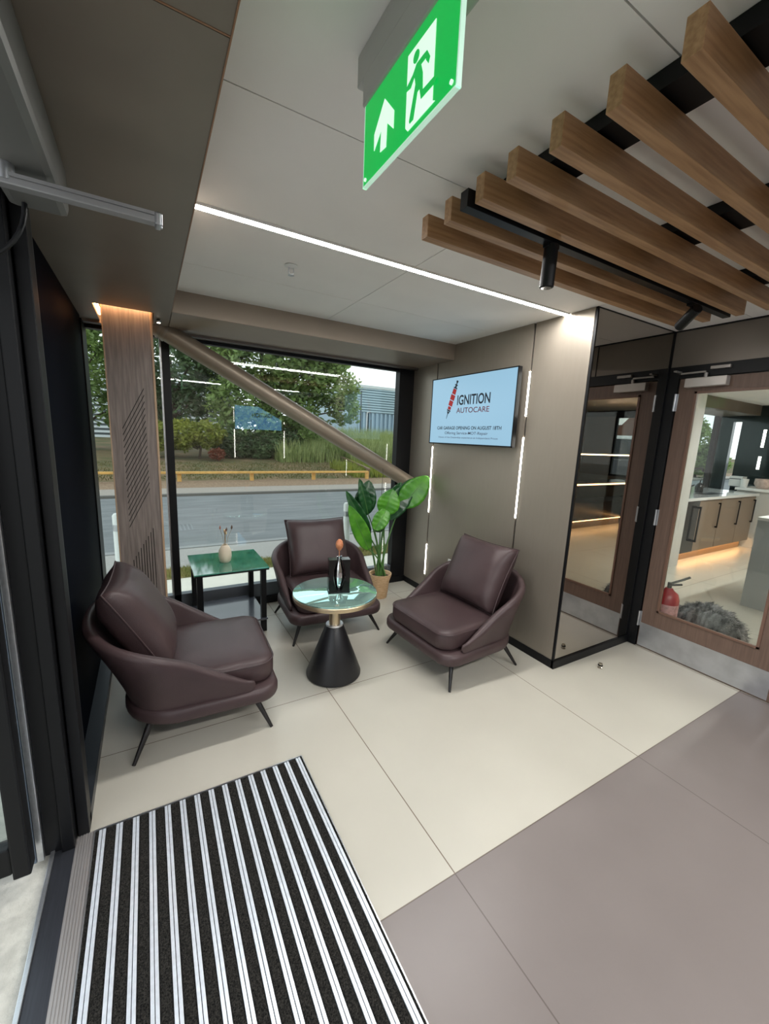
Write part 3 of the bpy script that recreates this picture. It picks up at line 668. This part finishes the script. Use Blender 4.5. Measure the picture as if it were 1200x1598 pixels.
# ------------------------------------------------------------------ kitchen behind the door
MARB = mat('pale_marble', (196, 196, 192), .3, noise=.08, nscale=1.2, detail=10)
struct(bx('wall_kitchen_partition', 3.4, 5.6, 2.57, 2.61, 0, CZ, MARB)); struct(bx('wall_kitchen_partition', 5.6, 6.18, 2.57, 2.61, 0, CZ, MARB))
struct(bx('trim_20', 6.05, 9.6, 3.0, 3.6, 2.2, CZ, TAUPE2))
DGR = mat('dark_green_gloss', (22, 34, 34), .12, coat=.4)
struct(bx('wall_kitchen_right', 9.25, 9.35, 2.2, 3.235, 0, CZ, DGR))
struct(bx('wall_kitchen_right', 9.25, 9.35, 3.235, 3.36, 2.1, CZ, DGR)); struct(bx('wall_kitchen_right', 9.25, 9.35, 3.36, 3.62, 0, CZ, DGR))
struct(bx('wall_kitchen_right', 9.25, 9.35, -1.55, 2.2, 0, CZ, TAUPE2))
struct(bx('wall_kitchen_right', 9.25, 9.35, -3.0, -1.55, 0, .9, TAUPE2)); struct(bx('wall_kitchen_right', 9.25, 9.35, -3.0, -1.55, 2.25, CZ, BLACK)); struct(bx('wall_kitchen_right', 9.25, 9.35, -3.0, -2.3, .9, 2.25, mat('brown_panel', (104, 76, 58), .5)))
struct(bx('wall_kitchen_back', 3.4, 9.35, -3.1, -3.0, 0, CZ, mat('brown_panel', (104, 76, 58), .5)))
w2 = thing('window_2', None, None, (0, 3.6, 0), kind='structure')
MB().box(9.2, 9.25, -.03, .05, .0, 2.225).box(6.18, 6.25, -.04, .05, 0, 2.225).box(6.2, 9.2, -.02, .04, 0, .08).out('frame', BLACK, w2)
bx('glass', 6.25, 9.2, 0, .008, .08, 2.225, CLEAR, w2)
w3 = thing('window_3', None, None, (9.3, -1.9, 1.55), kind='structure')
MB().box(-.03, .03, -.4, -.36, -.65, .7).box(-.03, .03, .32, .36, -.65, .7).box(-.03, .03, -.4, .36, -.65, -.6).box(-.03, .03, -.4, .36, .66, .7).out('frame', BLACK, w3)
bx('glass', -.004, .004, -.36, .32, -.6, .66, CLEAR, w3)
CAB = mat('taupe_cabinet', (128, 112, 96), .4)
kc = thing('kitchen_sink_unit', 'taupe kitchen sink unit with pale worktop and glowing plinth seen through the door', 'kitchen unit', (7.3, 2.9, 0))
bx('carcass', -1.1, 1.2, -.27, .6, .14, .88, CAB, kc)
for x0, x1 in ((-.7, -.05), (-.04, .62), (.63, 1.19)):
    d = bx('cabinet_door', x0, x1, -.30, -.28, .145, .87, CAB, kc, bev=.002)
    MB().box(x1 - .07, x1 - .05, -.33, -.318, .45, .82, .002).box(x1 - .07, x1 - .05, -.33, -.30, .45, .47).box(x1 - .07, x1 - .05, -.33, -.30, .80, .82).out('handle', BLACK, d)
ap = bx('appliance_door', -1.1, -.71, -.305, -.28, .145, .87, mat('black_appliance', (28, 28, 30), .12), kc, bev=.002)
MB().box(-.80, -.77, -.36, -.345, .3, .8, .003).box(-.80, -.77, -.36, -.30, .3, .33).box(-.80, -.77, -.36, -.30, .77, .8).out('handle', BLACK, ap)
bx('worktop', -1.11, 1.22, -.33, .62, .88, .92, mat('pale_worktop', (214, 216, 216), .08, coat=.5), kc, bev=.003)
bx('sink', -.25, .35, -.18, .0, .919, .9203, BLACK, kc)
bx('plinth', -1.1, 1.2, -.2, -.18, 0, .14, mat('plinth_warm', (190, 160, 128), .5), kc)
bx('plinth_light', -1.1, 1.2, -.215, -.2, .118, .138, LEDO, kc)
tp = thing('kitchen_tap', 'black angular kitchen tap on the sink worktop', 'tap', (7.0, 2.93, .9205))
MB().tube([(0, 0, 0), (0, 0, .32), (.01, 0, .355), (.04, 0, .37), (.30, 0, .37), (.34, 0, .35), (.34, 0, .32)], .014, 12).out('spout', BLACK, tp)
MB().tube([(0, 0, 0), (0, 0, .12)], .026, 14).tube([(0, 0, .1), (0, -.06, .13)], .01, 8).out('handle', BLACK, tp)
sb = thing('soap_bottle', 'dark soap bottle beside the kitchen tap', 'bottle', (7.36, 2.95, .9205))
MB().lathe([(0, 0), (.05, 0), (.055, .01), (.055, .11), (.03, .14), (.018, .15), (0, .15)], n=24).out('bottle', mat('dark_bottle', (34, 38, 40), .2), sb)
MB().tube([(0, 0, .15), (0, 0, .19), (.035, 0, .195)], .007, 8).out('pump', BLACK, sb)
ku = thing('kitchen_counter', 'pale kitchen counter along the dark green wall', 'counter', (8.9, 2.6, 0))
bx('body', -.3, .345, -.9, .3, 0, .94, MARB, ku); bx('worktop', -.34, .345, -.95, .32, .94, .98, WHITE, ku)
ut = thing('utensil_box', 'white box on the pale kitchen counter', 'box', (8.85, 3.0, .98)); MB().box(-.09, .09, -.09, .09, 0, .17, .004).out('box', WHITE, ut); bx('band', -.092, .092, -.092, .092, .12, .135, mat('grey_band', (110, 110, 112), .5), ut)
tag(MB().lathe([(0, 0), (.045, 0), (.055, .14), (.05, .14), (.042, .01), (0, .01)], n=24).out('cup', WHITE, loc=(8.72, 2.86, .98)), 'tall white cup on the pale kitchen counter', 'cup')
tag(MB().lathe([(0, 0), (.07, 0), (.12, .07), (.115, .16), (.1, .16), (.1, .08), (0, .02)], n=28).out('bowl', mat('bowl_pinkish', (190, 170, 160), .5, noise=.2, nscale=20), loc=(8.78, 2.63, .98)), 'patterned bowl on the pale kitchen counter', 'bowl')
ki = thing('kitchen_island', 'pale grey island unit standing on the kitchen floor behind the door', 'kitchen island', (5.67, 1.2, 0))
bx('body', -.45, .45, -.33, .35, 0, .9, mat('pale_unit', (186, 190, 192), .35), ki, bev=.004); bx('top', -.47, .47, -.35, .35, .9, .93, WHITE, ki, bev=.003)
for z0, z1, lb in ((1.66, 1.96, 'upper of the two short white light strips on the dark green kitchen wall'), (1.28, 1.5, 'lower of the two short white light strips on the dark green kitchen wall')):
    t = thing('kitchen_light_strip', lb, 'wall light', (9.245, 2.89, z0)); bx('diffuser', -.01, .004, -.018, .018, 0, z1 - z0, LEDW, t); bx('channel', -.004, .004, -.024, .024, -.01, z1 - z0 + .01, BLACK, t)
# extinguisher
ex = thing('fire_extinguisher', 'red fire extinguisher standing behind the glass of the brown door', 'fire extinguisher', (3.56, 1.505, 0))
ex.scale = (1.12, 1.12, 1.12)
REDM = mat('extinguisher_red', (170, 40, 50), .3)
MB().lathe([(0, .005), (.06, .005), (.072, .02), (.072, .33), (.06, .37), (.03, .395), (.022, .41), (0, .41)], n=32).out('cylinder', REDM, ex)
MB().lathe([(.0726, .12), (.0728, .12), (.0728, .30), (.0726, .30)], n=32).out('label_band', mat('extinguisher_label', (214, 160, 160), .5, noise=.3, nscale=30), ex)
MB().tube([(0, 0, .4), (0, 0, .45)], .014, 10).tube([(0, 0, .44), (.06, -.05, .475), (.09, -.08, .50)], .008, 8).tube([(0, 0, .43), (.06, -.05, .44)], .008, 8).out('valve_handle', mat('valve_grey', (90, 88, 84), .4, .5), ex)
# grey fur heap
def fur_heap():
    n = 48; m = 20; vs = []; fs = []; r_ = random.Random(2)
    for i in range(n):
        a = 2 * PI * i / n
        for j in range(m + 1):
            t = j / m; r = (1 - t) ** .5; z = .20 * (1 - (1 - t) ** 3) * (.86 + .14 * r * math.sin(a * 2 + 1))
            k = 1 + .05 * math.sin(a * 7 + t * 9) + .04 * math.sin(a * 13 - t * 14)
            vs.append((.22 * r * math.cos(a) * k, .28 * r * math.sin(a) * k, max(0.002, 1.6 * z * (1 + (k - 1) * r) + .012 * r * math.sin(a * 9 + t * 12))))
    for i in range(n):
        for j in range(m): q = i * (m + 1) + j; p = ((i + 1) % n) * (m + 1) + j; fs.append((q, p, p + 1, q + 1))
    me = me_from(vs, fs, smooth=True); me.materials.append(mat('grey_fur', (70, 72, 76), .95, rgb2=(172, 172, 175), nscale=9, stretch=(1, 3, 1), bump=1, bscale=40)); return me, vs
me, fv = fur_heap(); fo = bpy.data.objects.new('fur_rug', me); COL.objects.link(fo); fo.location = (3.90, 1.33, 0)
tag(fo, 'crumpled grey fur rug heaped on the kitchen floor behind the door glass', 'rug')
r_ = random.Random(5); hv = []; hf = []
for k in range(5200):
    v = Vector(r_.choice(fv)); o_ = Vector((v.x * 2.5, v.y * 1.2, .12)).normalized(); d = (o_ + Vector((r_.uniform(-.6, .6), r_.uniform(-.6, .6), r_.uniform(-.3, .3)))).normalized(); L_ = r_.uniform(.018, .045); s_ = d.cross(Vector((r_.uniform(-1, 1), r_.uniform(-1, 1), r_.uniform(-1, 1)))).normalized() * .0018
    e = v + d * L_ + Vector((0, 0, -.008)); e.z = max(e.z, .003); q = len(hv); hv += [v - s_, v + s_, e]; hf.append((q, q + 1, q + 2))
fm_ = me_from(hv, hf); fm_.materials.append(MC['grey_fur']); fh = bpy.data.objects.new('fur_pile', fm_); COL.objects.link(fh); fh.parent = fo; fh['kind'] = 'stuff'
# dark shelving counters, seen in the mirror
DK = mat('dark_counter', (40, 38, 38), .25)
sc_ = thing('corner_display_counter', 'dark corner counter with warm glowing shelf edges seen in the mirror', 'counter', (8.4, -1.35, 0))
MB().box(-3.6, .8, -.5, 0, .16, .5).box(0, .8, 0, 2.0, .16, .5).out('body', DK, sc_)
MB().box(-3.6, .8, -.5, .01, .84, .87).box(-.01, .8, 0, 2.0, .84, .87).out('shelf', DK, sc_); MB().box(-3.6, .8, -.5, .01, 1.40, 1.42).box(-.01, .8, 0, 2.0, 1.40, 1.42).out('shelf', DK, sc_)
MB().box(-3.6, -.01, .01, .018, .835, .86).box(-.018, -.01, 0, 2.0, .835, .86).out('light_edge', LEDO, sc_)
MB().box(-3.6, -.01, .01, .018, 1.395, 1.415).box(-.018, -.01, 0, 2.0, 1.395, 1.415).out('light_edge', mat('led_warm_pale', (255, 222, 170), .5, emit=WARM), sc_)
MB().box(-3.6, .0, -.09, -.07, 0, .16).box(.07, .09, -.07, 2.0, 0, .16).out('plinth', CAB, sc_)
MB().box(-3.6, .0, -.07, -.055, .13, .155).box(.055, .07, -.05, 2.0, .13, .155).out('plinth_light', LEDO, sc_)

# ------------------------------------------------------------------ outdoors
GZ = -.1
def slab(name, x0, x1, y0, y1, m, z=GZ, th=.1): return struct(bx(name, x0, x1, y0, y1, z - th, z, m))
slab('paving', -30, 80, 3.72, 4.85, mat('pale_paving', (222, 216, 202), .8, noise=.03, nscale=8))
slab('paving', -30, -.385, -30, 3.72, mat('concrete_paving', (186, 184, 174), .85, noise=.12, nscale=25, bump=.3, bscale=90), GZ + .085)
slab('grass_strip', -30, 80, 4.85, 5.2, mat('grass_soil', (108, 112, 60), .95, rgb2=(160, 142, 104), nscale=14), GZ + .01)
slab('footpath', -30, 80, 5.2, 6.1, mat('footpath_asphalt', (158, 154, 148), .85, noise=.06, nscale=30, bump=.2, bscale=120))
slab('kerb', -30, 80, 6.1, 6.22, mat('kerb_stone', (140, 140, 138), .8), GZ + .01)
slab('road', -30, 80, 6.22, 11.3, mat('road_asphalt', (122, 124, 124), .95, noise=.12, nscale=3, bump=.3, bscale=90, stretch=(.4, 2, 1), spec=.1), GZ - .03)
slab('kerb', -30, 80, 11.3, 11.45, mat('kerb_dark', (104, 100, 94), .8), GZ + .03, .2)
slab('footpath', -30, 80, 11.45, 12.5, mat('far_footpath', (150, 141, 131), .85, noise=.06, nscale=12), GZ + .03, .2)
slab('verge', -30, 80, 12.5, 14.3, mat('leaf_litter', (112, 88, 68), .95, rgb2=(150, 126, 100), nscale=16), GZ + .03, .2)
gm = me_from([(-40, 14.3, -.07), (80, 14.3, -.07), (80, 22, .45), (-40, 22, .5), (80, 34, .7), (-40, 34, .9), (90, 90, .8), (-50, 90, .9)], [(0, 1, 2, 3), (3, 2, 4, 5), (5, 4, 6, 7)])
gm.materials.append(mat('verge_grass', (80, 80, 44), .95, rgb2=(118, 96, 68), nscale=.9, detail=8)); go = bpy.data.objects.new('verge', gm); COL.objects.link(go); struct(go)
slab('car_park', 9.6, 80, -60, 3.6, mat('car_park_asphalt', (120, 120, 120), .85, noise=.1, nscale=6))
# grass blades in the near strip
gv = []; gf = []; r_ = random.Random(11)
for k in range(14000):
    x = r_.uniform(-1.2, 3.6); y = r_.uniform(4.85, 5.2); h = r_.uniform(.02, .06); a = r_.uniform(0, 6.28); w = .004; q = len(gv)
    gv += [(x - w * math.cos(a), y - w * math.sin(a), GZ + .01), (x + w * math.cos(a), y + w * math.sin(a), GZ + .01), (x + r_.uniform(-.02, .02), y + r_.uniform(-.02, .02), GZ + .01 + h)]; gf.append((q, q + 1, q + 2))
g_ = me_from(gv, gf); g_.materials.append(mat('grass_blade', (104, 124, 56), .8, rgb2=(176, 164, 104), nscale=4)); go = bpy.data.objects.new('grass', g_); COL.objects.link(go)
tag(go, 'short green and straw coloured grass in the strip outside the window', 'grass', kind='stuff')
for x, lb in ((2.03, 'slim white bollard outside the window behind the plant'), (-.275, 'slim white bollard outside the window left of the timber pillar')):
    t = thing('bollard', lb, 'bollard', (x, 4.35, GZ), 0, 'slim white bollards outside'); MB().tube([(0, 0, 0), (0, 0, .84), (0, 0, .86)], [.042, .042, .03], 20).out('post', mat('bollard_white', (226, 228, 224), .4), t); MB().tube([(0, 0, .70), (0, 0, .76)], .0435, 20).out('band', STEEL, t)
# timber knee rails
TR = mat('yellow_timber', (214, 166, 92), .7, noise=.12, nscale=8); TR2 = mat('weathered_timber', (120, 100, 80), .8, noise=.12, nscale=8)
def knee_rail(label, pts, m, hgt=.30, step=2.0):
    t = thing('knee_rail', label, 'knee rail', pts[0]); o0 = Vector(pts[0])
    P_ = [Vector(p) - o0 for p in pts]
    for i in range(len(P_) - 1):
        a, b = P_[i], P_[i + 1]; d = (b - a); L_ = d.length; an = math.atan2(d.y, d.x); M = Matrix.Translation(a) @ Matrix.Rotation(an, 4, 'Z') @ Matrix.Rotation(-math.asin(d.z / L_), 4, 'Y')
        MB().box(0, L_, -.05, .05, hgt - .05, hgt + .02, .01, M=M).out('rail', m, t)
        n = max(1, int(L_ / step))
        for k in range(n + 1):
            if k == n and i < len(P_) - 2: continue
            c = a.lerp(b, k / n); MB().box(c.x - .06, c.x + .06, c.y + .055, c.y + .155, c.z - .05, c.z + hgt + .01, .01).out('post', m, t)
knee_rail('long yellow timber knee rail along the far side of the road', [(-8, 14, -.07), (7.4, 14, -.07)], TR)
knee_rail('weathered timber knee rail curving away over the grass behind the yellow one', [(7.6, 14.3, -.05), (8.2, 17.5, .1), (8.9, 22.5, .45), (7.4, 27, .6)], TR2, .35, 1.6)

def leafmesh(blobs, n, size, seed, flat=.6):
    rs = np.random.RandomState(seed); vol = np.array([b[3] * b[4] * b[5] for b in blobs]) ** .8; vol = vol / vol.sum(); idx = rs.choice(len(blobs), n, p=vol)
    B = np.array([b[:6] for b in blobs], float)[idx]
    d = rs.normal(size=(n, 3)); d /= np.linalg.norm(d, axis=1)[:, None]; r = rs.uniform(.35, 1.0, n) ** .5
    lump = 1 + .18 * np.sin(d[:, 0] * 7 + idx) * np.cos(d[:, 2] * 6 + d[:, 1] * 5)
    C = B[:, :3] + d * B[:, 3:6] * (r * lump)[:, None]
    a = rs.normal(size=(n, 3)); a[:, 2] *= flat; a /= np.linalg.norm(a, axis=1)[:, None]; b = np.cross(a, rs.normal(size=(n, 3))); b /= np.linalg.norm(b, axis=1)[:, None]
    s = size * rs.uniform(.6, 1.4, n)[:, None]; V = np.stack([C - a * s, C + b * s * .45, C + a * s, C - b * s * .45], 1).reshape(-1, 3)
    me = bpy.data.meshes.new('foliage'); me.from_pydata(V.tolist(), [], np.arange(4 * n).reshape(n, 4).tolist()); return me
def leafmat(name, c1, c2, sc=.8):
    m = bpy.data.materials.new(name); m.use_nodes = True; N = m.node_tree.nodes; L = m.node_tree.links; b = N['Principled BSDF']; b.inputs['Roughness'].default_value = .5
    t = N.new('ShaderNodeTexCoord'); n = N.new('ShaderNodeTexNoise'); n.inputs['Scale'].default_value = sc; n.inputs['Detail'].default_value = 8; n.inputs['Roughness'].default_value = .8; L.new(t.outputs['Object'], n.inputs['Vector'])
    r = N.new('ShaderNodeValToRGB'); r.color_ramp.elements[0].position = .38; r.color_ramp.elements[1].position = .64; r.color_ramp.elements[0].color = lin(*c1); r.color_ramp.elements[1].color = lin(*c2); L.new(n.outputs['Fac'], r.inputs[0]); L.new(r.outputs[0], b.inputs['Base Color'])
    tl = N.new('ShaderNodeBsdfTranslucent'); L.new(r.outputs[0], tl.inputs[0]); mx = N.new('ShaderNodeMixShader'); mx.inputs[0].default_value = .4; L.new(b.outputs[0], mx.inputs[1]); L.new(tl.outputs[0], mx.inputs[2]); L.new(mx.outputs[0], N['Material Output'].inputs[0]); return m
BARK = mat('bark', (74, 62, 52), .9, bump=.6, bscale=20)
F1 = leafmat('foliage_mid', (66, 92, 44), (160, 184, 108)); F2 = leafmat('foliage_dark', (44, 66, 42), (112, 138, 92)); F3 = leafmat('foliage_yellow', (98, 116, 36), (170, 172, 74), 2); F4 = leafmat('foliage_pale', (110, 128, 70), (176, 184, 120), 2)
def tree(label, base, blobs, n, size, fm_, seed, trunk=.16, cat='tree', name='tree'):
    t = thing(name, label, cat, base, 0, 'trees and bushes across the road'); b0 = Vector(base)
    bl = [(x - b0.x, y - b0.y, z - b0.z, rx, ry, rz) for x, y, z, rx, ry, rz in blobs]
    me = leafmesh(bl, n, size, seed); me.materials.append(fm_); o = bpy.data.objects.new('foliage', me); COL.objects.link(o); o.parent = t
    if trunk:
        g = MB(); top = max(b[2] for b in bl)
        g.tube([(0, 0, -.2), (.1, 0, top * .4), (0, .1, top)], [trunk, trunk * .8, trunk * .3], 10)
        for b in bl: g.tube([(0, 0, max(.4, b[2] * .45)), (b[0] * .5, b[1] * .5, b[2] * .8), (b[0], b[1], b[2])], [trunk * .45, trunk * .3, trunk * .1], 6)
        g.out('trunk', BARK, t)
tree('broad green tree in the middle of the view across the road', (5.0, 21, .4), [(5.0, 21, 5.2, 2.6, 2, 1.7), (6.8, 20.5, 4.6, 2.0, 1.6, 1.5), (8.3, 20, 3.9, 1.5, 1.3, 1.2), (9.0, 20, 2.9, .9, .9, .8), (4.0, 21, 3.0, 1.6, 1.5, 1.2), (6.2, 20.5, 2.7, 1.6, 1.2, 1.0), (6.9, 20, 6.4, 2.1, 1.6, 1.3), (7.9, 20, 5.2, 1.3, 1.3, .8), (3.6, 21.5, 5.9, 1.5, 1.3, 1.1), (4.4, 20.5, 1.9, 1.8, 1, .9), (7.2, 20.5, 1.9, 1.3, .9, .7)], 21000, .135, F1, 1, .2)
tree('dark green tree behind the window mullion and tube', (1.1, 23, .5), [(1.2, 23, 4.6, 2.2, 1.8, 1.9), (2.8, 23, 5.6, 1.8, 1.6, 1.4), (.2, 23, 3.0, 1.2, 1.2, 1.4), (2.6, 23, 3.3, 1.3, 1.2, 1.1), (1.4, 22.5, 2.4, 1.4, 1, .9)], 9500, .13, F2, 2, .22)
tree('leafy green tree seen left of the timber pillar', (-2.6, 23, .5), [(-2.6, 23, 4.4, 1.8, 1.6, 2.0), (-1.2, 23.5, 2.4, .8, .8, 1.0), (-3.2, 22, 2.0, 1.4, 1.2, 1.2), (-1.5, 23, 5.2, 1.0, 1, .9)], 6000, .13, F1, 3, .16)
tree('rounded yellow-green hedge shrub near the window mullion', (1.9, 19.5, .3), [(1.2, 19.5, 1.3, .9, .8, .65), (2.2, 19.5, 1.35, .8, .8, .6), (.4, 19.5, 1.2, .7, .7, .6)], 9000, .08, F3, 4, .06, 'shrub', 'shrub')
tree('dark undergrowth bush beneath the middle tree', (4.2, 20, .3), [(3.4, 20, 1.0, .9, .8, .7), (4.6, 20, .9, 1.1, .8, .7), (5.8, 20.5, 1.2, 1.1, .9, .8)], 12000, .09, F2, 5, .06, 'shrub', 'shrub')
tree('small red-leaved bush low under the dark tree', (2.5, 18.8, .2), [(2.55, 18.8, .55, .35, .3, .25)], 700, .05, leafmat('foliage_red', (120, 60, 44), (150, 84, 60)), 6, .03, 'shrub', 'shrub')
# tall grasses
def grass_patch(x0, x1, y0, y1, n, h0, h1, m, label, seed):
    r_ = random.Random(seed); V = []; F = []
    for k in range(n):
        x = r_.uniform(x0, x1); y = r_.uniform(y0, y1); h = r_.uniform(h0, h1); a = r_.uniform(0, 6.28); w = r_.uniform(.012, .03); z = max(0, (y - 14.3) / 7.7 * .5) - .07; lx, ly = r_.uniform(-.3, .3) * h, r_.uniform(-.3, .3) * h; q = len(V)
        V += [(x - w * math.cos(a), y - w * math.sin(a), z), (x + w * math.cos(a), y + w * math.sin(a), z), (x + lx * .4 + w * .7, y + ly * .4, z + h * .6), (x + lx * .4 - w * .7, y + ly * .4, z + h * .6), (x + lx, y + ly, z + h)]
        F += [(q, q + 1, q + 2, q + 3), (q + 3, q + 2, q + 4)]
    me = me_from(V, F); me.materials.append(m); o = bpy.data.objects.new('tall_grass', me); COL.objects.link(o); tag(o, label, 'grass', kind='stuff')
grass_patch(8.3, 17, 17, 26, 9000, .7, 1.7, F4, 'tall pale yellow-green grass in front of the warehouse', 1)
grass_patch(7.0, 12, 14.4, 17, 3500, .15, .5, F3, 'lower grass behind the right end of the knee rail', 2)
grass_patch(5.2, 9.5, 18.5, 24, 4000, .4, 1.2, F4, 'straw-coloured rough grass under the middle tree', 3)
grass_patch(-6, 8, 14.4, 18.5, 5000, .03, .09, leafmat('short_grass', (92, 92, 52), (140, 128, 84)), 'short rough grass on the verge behind the yellow knee rail', 4)
# warehouse
WB = mat('warehouse_blue', (166, 188, 196), .6); WB2 = mat('warehouse_blue_lower', (150, 172, 186), .6)
wh = thing('warehouse', 'pale blue-grey corrugated warehouse on the right across the road', 'building', (22, 45, -.3))
u = MB(); u.box(0, 40, 0, 20, 4.8, 7.7)
for k in range(10): u.box(-.02, 40.02, -.3, 0, 4.85 + k * .29, 4.85 + k * .29 + .15)
u.out('upper_cladding', WB, wh)
u = MB(); u.box(0, 40, 0, 20, -1, 4.8)
for k in range(66): u.box(.1 + k * .6, .1 + k * .6 + .24, -.25, 0, -1, 4.75)
u.out('lower_cladding', WB2, wh)
MB().box(-.2, 40.2, -.35, .1, 7.6, 7.95, .05).out('gutter', mat('gutter', (196, 204, 204), .5), wh)
MB().box(1.2, 1.5, -.25, 0, -1, 5.0).out('downpipe', WHITE, wh); bx('door', 2.6 - .9, 3.2 - .9, -.14, 0, -1, 1.5, mat('wh_door', (60, 74, 80), .6), wh)
tag(MB().tube([(16.0, 32, .5), (16.0, 32, 5.4)], .07, 8).out('lamp_post', mat('post_dark', (70, 78, 78), .6)), 'thin dark post standing in front of the warehouse', 'post')
tag(MB().tube([(18.6, 35, .5), (18.6, 35, 3.2)], .06, 8).out('fence_post', MC['post_dark']), 'dark fence post at the right of the view in front of the warehouse', 'post')
# shed with pale horizontal cladding behind the trees at left
sh_ = thing('clad_building', 'pale building with horizontal slatted cladding behind the trees on the left', 'building', (-16, 33, .6))
u = MB(); u.box(0, 22, 0, 14, -.5, 5.4); u.out('wall', mat('slat_shadow', (110, 116, 118), .8), sh_)
u = MB()
for k in range(18): u.box(-.02, 22.02, -.14, 0, -.1 + k * .3, -.1 + k * .3 + .15)
u.out('cladding', mat('slat_pale', (214, 220, 222), .6), sh_)
# small tree and grass seen through the kitchen window
tree('bushy green tree seen through the kitchen window', (30, 12.4, -.05), [(30, 12.4, 1.9, .8, .8, 1.3), (30, 12.0, .9, 1.1, 1.3, .9), (30.3, 12.6, 3.0, .4, .4, .6)], 3500, .12, F1, 9, .1)
# house, van and dark car, seen through the far kitchen window in the mirror
hs = thing('house', 'brown brick house with a gabled tile roof seen in the mirror', 'house', (40, -20, GZ))
BR = mat('brown_brick', (120, 84, 70), .85, noise=.1, nscale=20); RF = mat('roof_tile', (88, 66, 58), .85)
bx('wall', 0, 8, -6, 6, 0, 2.6, BR, hs)
MB().poly([(-.3, -1.2, 2.5), (-.3, .9, 4.7), (-.3, 3.2, 2.5)], (5, 0, 0)).out('gable', BR, hs); MB().poly([(-.1, -6.4, 2.6), (2.5, -6.4, 4.0), (5.5, -6.4, 4.0), (8.4, -6.4, 2.6)], (0, 12.8, 0)).out('roof', RF, hs)
MB().box(-.06, 0, -3.6, -2.4, 1.0, 2.0).out('window', mat('house_glass', (60, 70, 80), .1), hs)
def vehicle(name, label, loc, rz, sc, m, van):
    t = thing(name, label, 'van' if van else 'car', loc, rz); t.scale = (sc, sc, sc)
    if van: prof = [(-2.6, .35), (-2.6, 2.1), (-2.4, 2.25), (1.0, 2.25), (1.35, 2.15), (2.0, 1.25), (2.6, 1.05), (2.7, .5), (2.6, .35)]; wz = [(1.0, 1.35), (1.0, 2.0), (1.25, 2.0), (1.75, 1.35)]
    else: prof = [(-2.1, .35), (-2.15, .9), (-1.7, 1.0), (-1.2, 1.42), (.3, 1.45), (1.0, 1.0), (2.0, .85), (2.15, .5), (2.1, .35)]; wz = [(-1.1, 1.0), (-.95, 1.34), (.2, 1.36), (.7, 1.0)]
    MB().poly([(x, -.9, z) for x, z in prof], (0, 1.8, 0)).out('body', m, t)
    for s in (-1, 1):
        MB().poly([(x, s * .905, z) for x, z in wz], (0, s * .01, 0)).out('side_window', mat('car_glass', (24, 30, 34), .08), t)
        for x in (-1.45, 1.45): MB().tube([(x, s * .72, .34), (x, s * .93, .34)], .34, 24).out('wheel', mat('tyre', (22, 22, 22), .8), t)
    if van: MB().poly([(1.42, -.8, 2.08), (1.42, .8, 2.08), (2.0, .8, 1.3), (2.0, -.8, 1.3)], (.03, 0, .02)).out('windscreen', MC['car_glass'], t)
    MB().box(2.12 if not van else 2.62, 2.2 if not van else 2.72, -.85, -.55, .6, .8).box(2.12 if not van else 2.62, 2.2 if not van else 2.72, .55, .85, .6, .8).out('headlight', WHITE, t)
vehicle('van', 'white van parked outside, seen in the mirror', (17.0, -6.9, GZ), 2.4, .95, mat('van_white', (216, 220, 220), .3), True)
vehicle('car', 'dark car parked outside below the white van in the mirror', (12.3, -3.7, GZ), 2.6, .9, mat('car_dark', (26, 28, 40), .2), False)
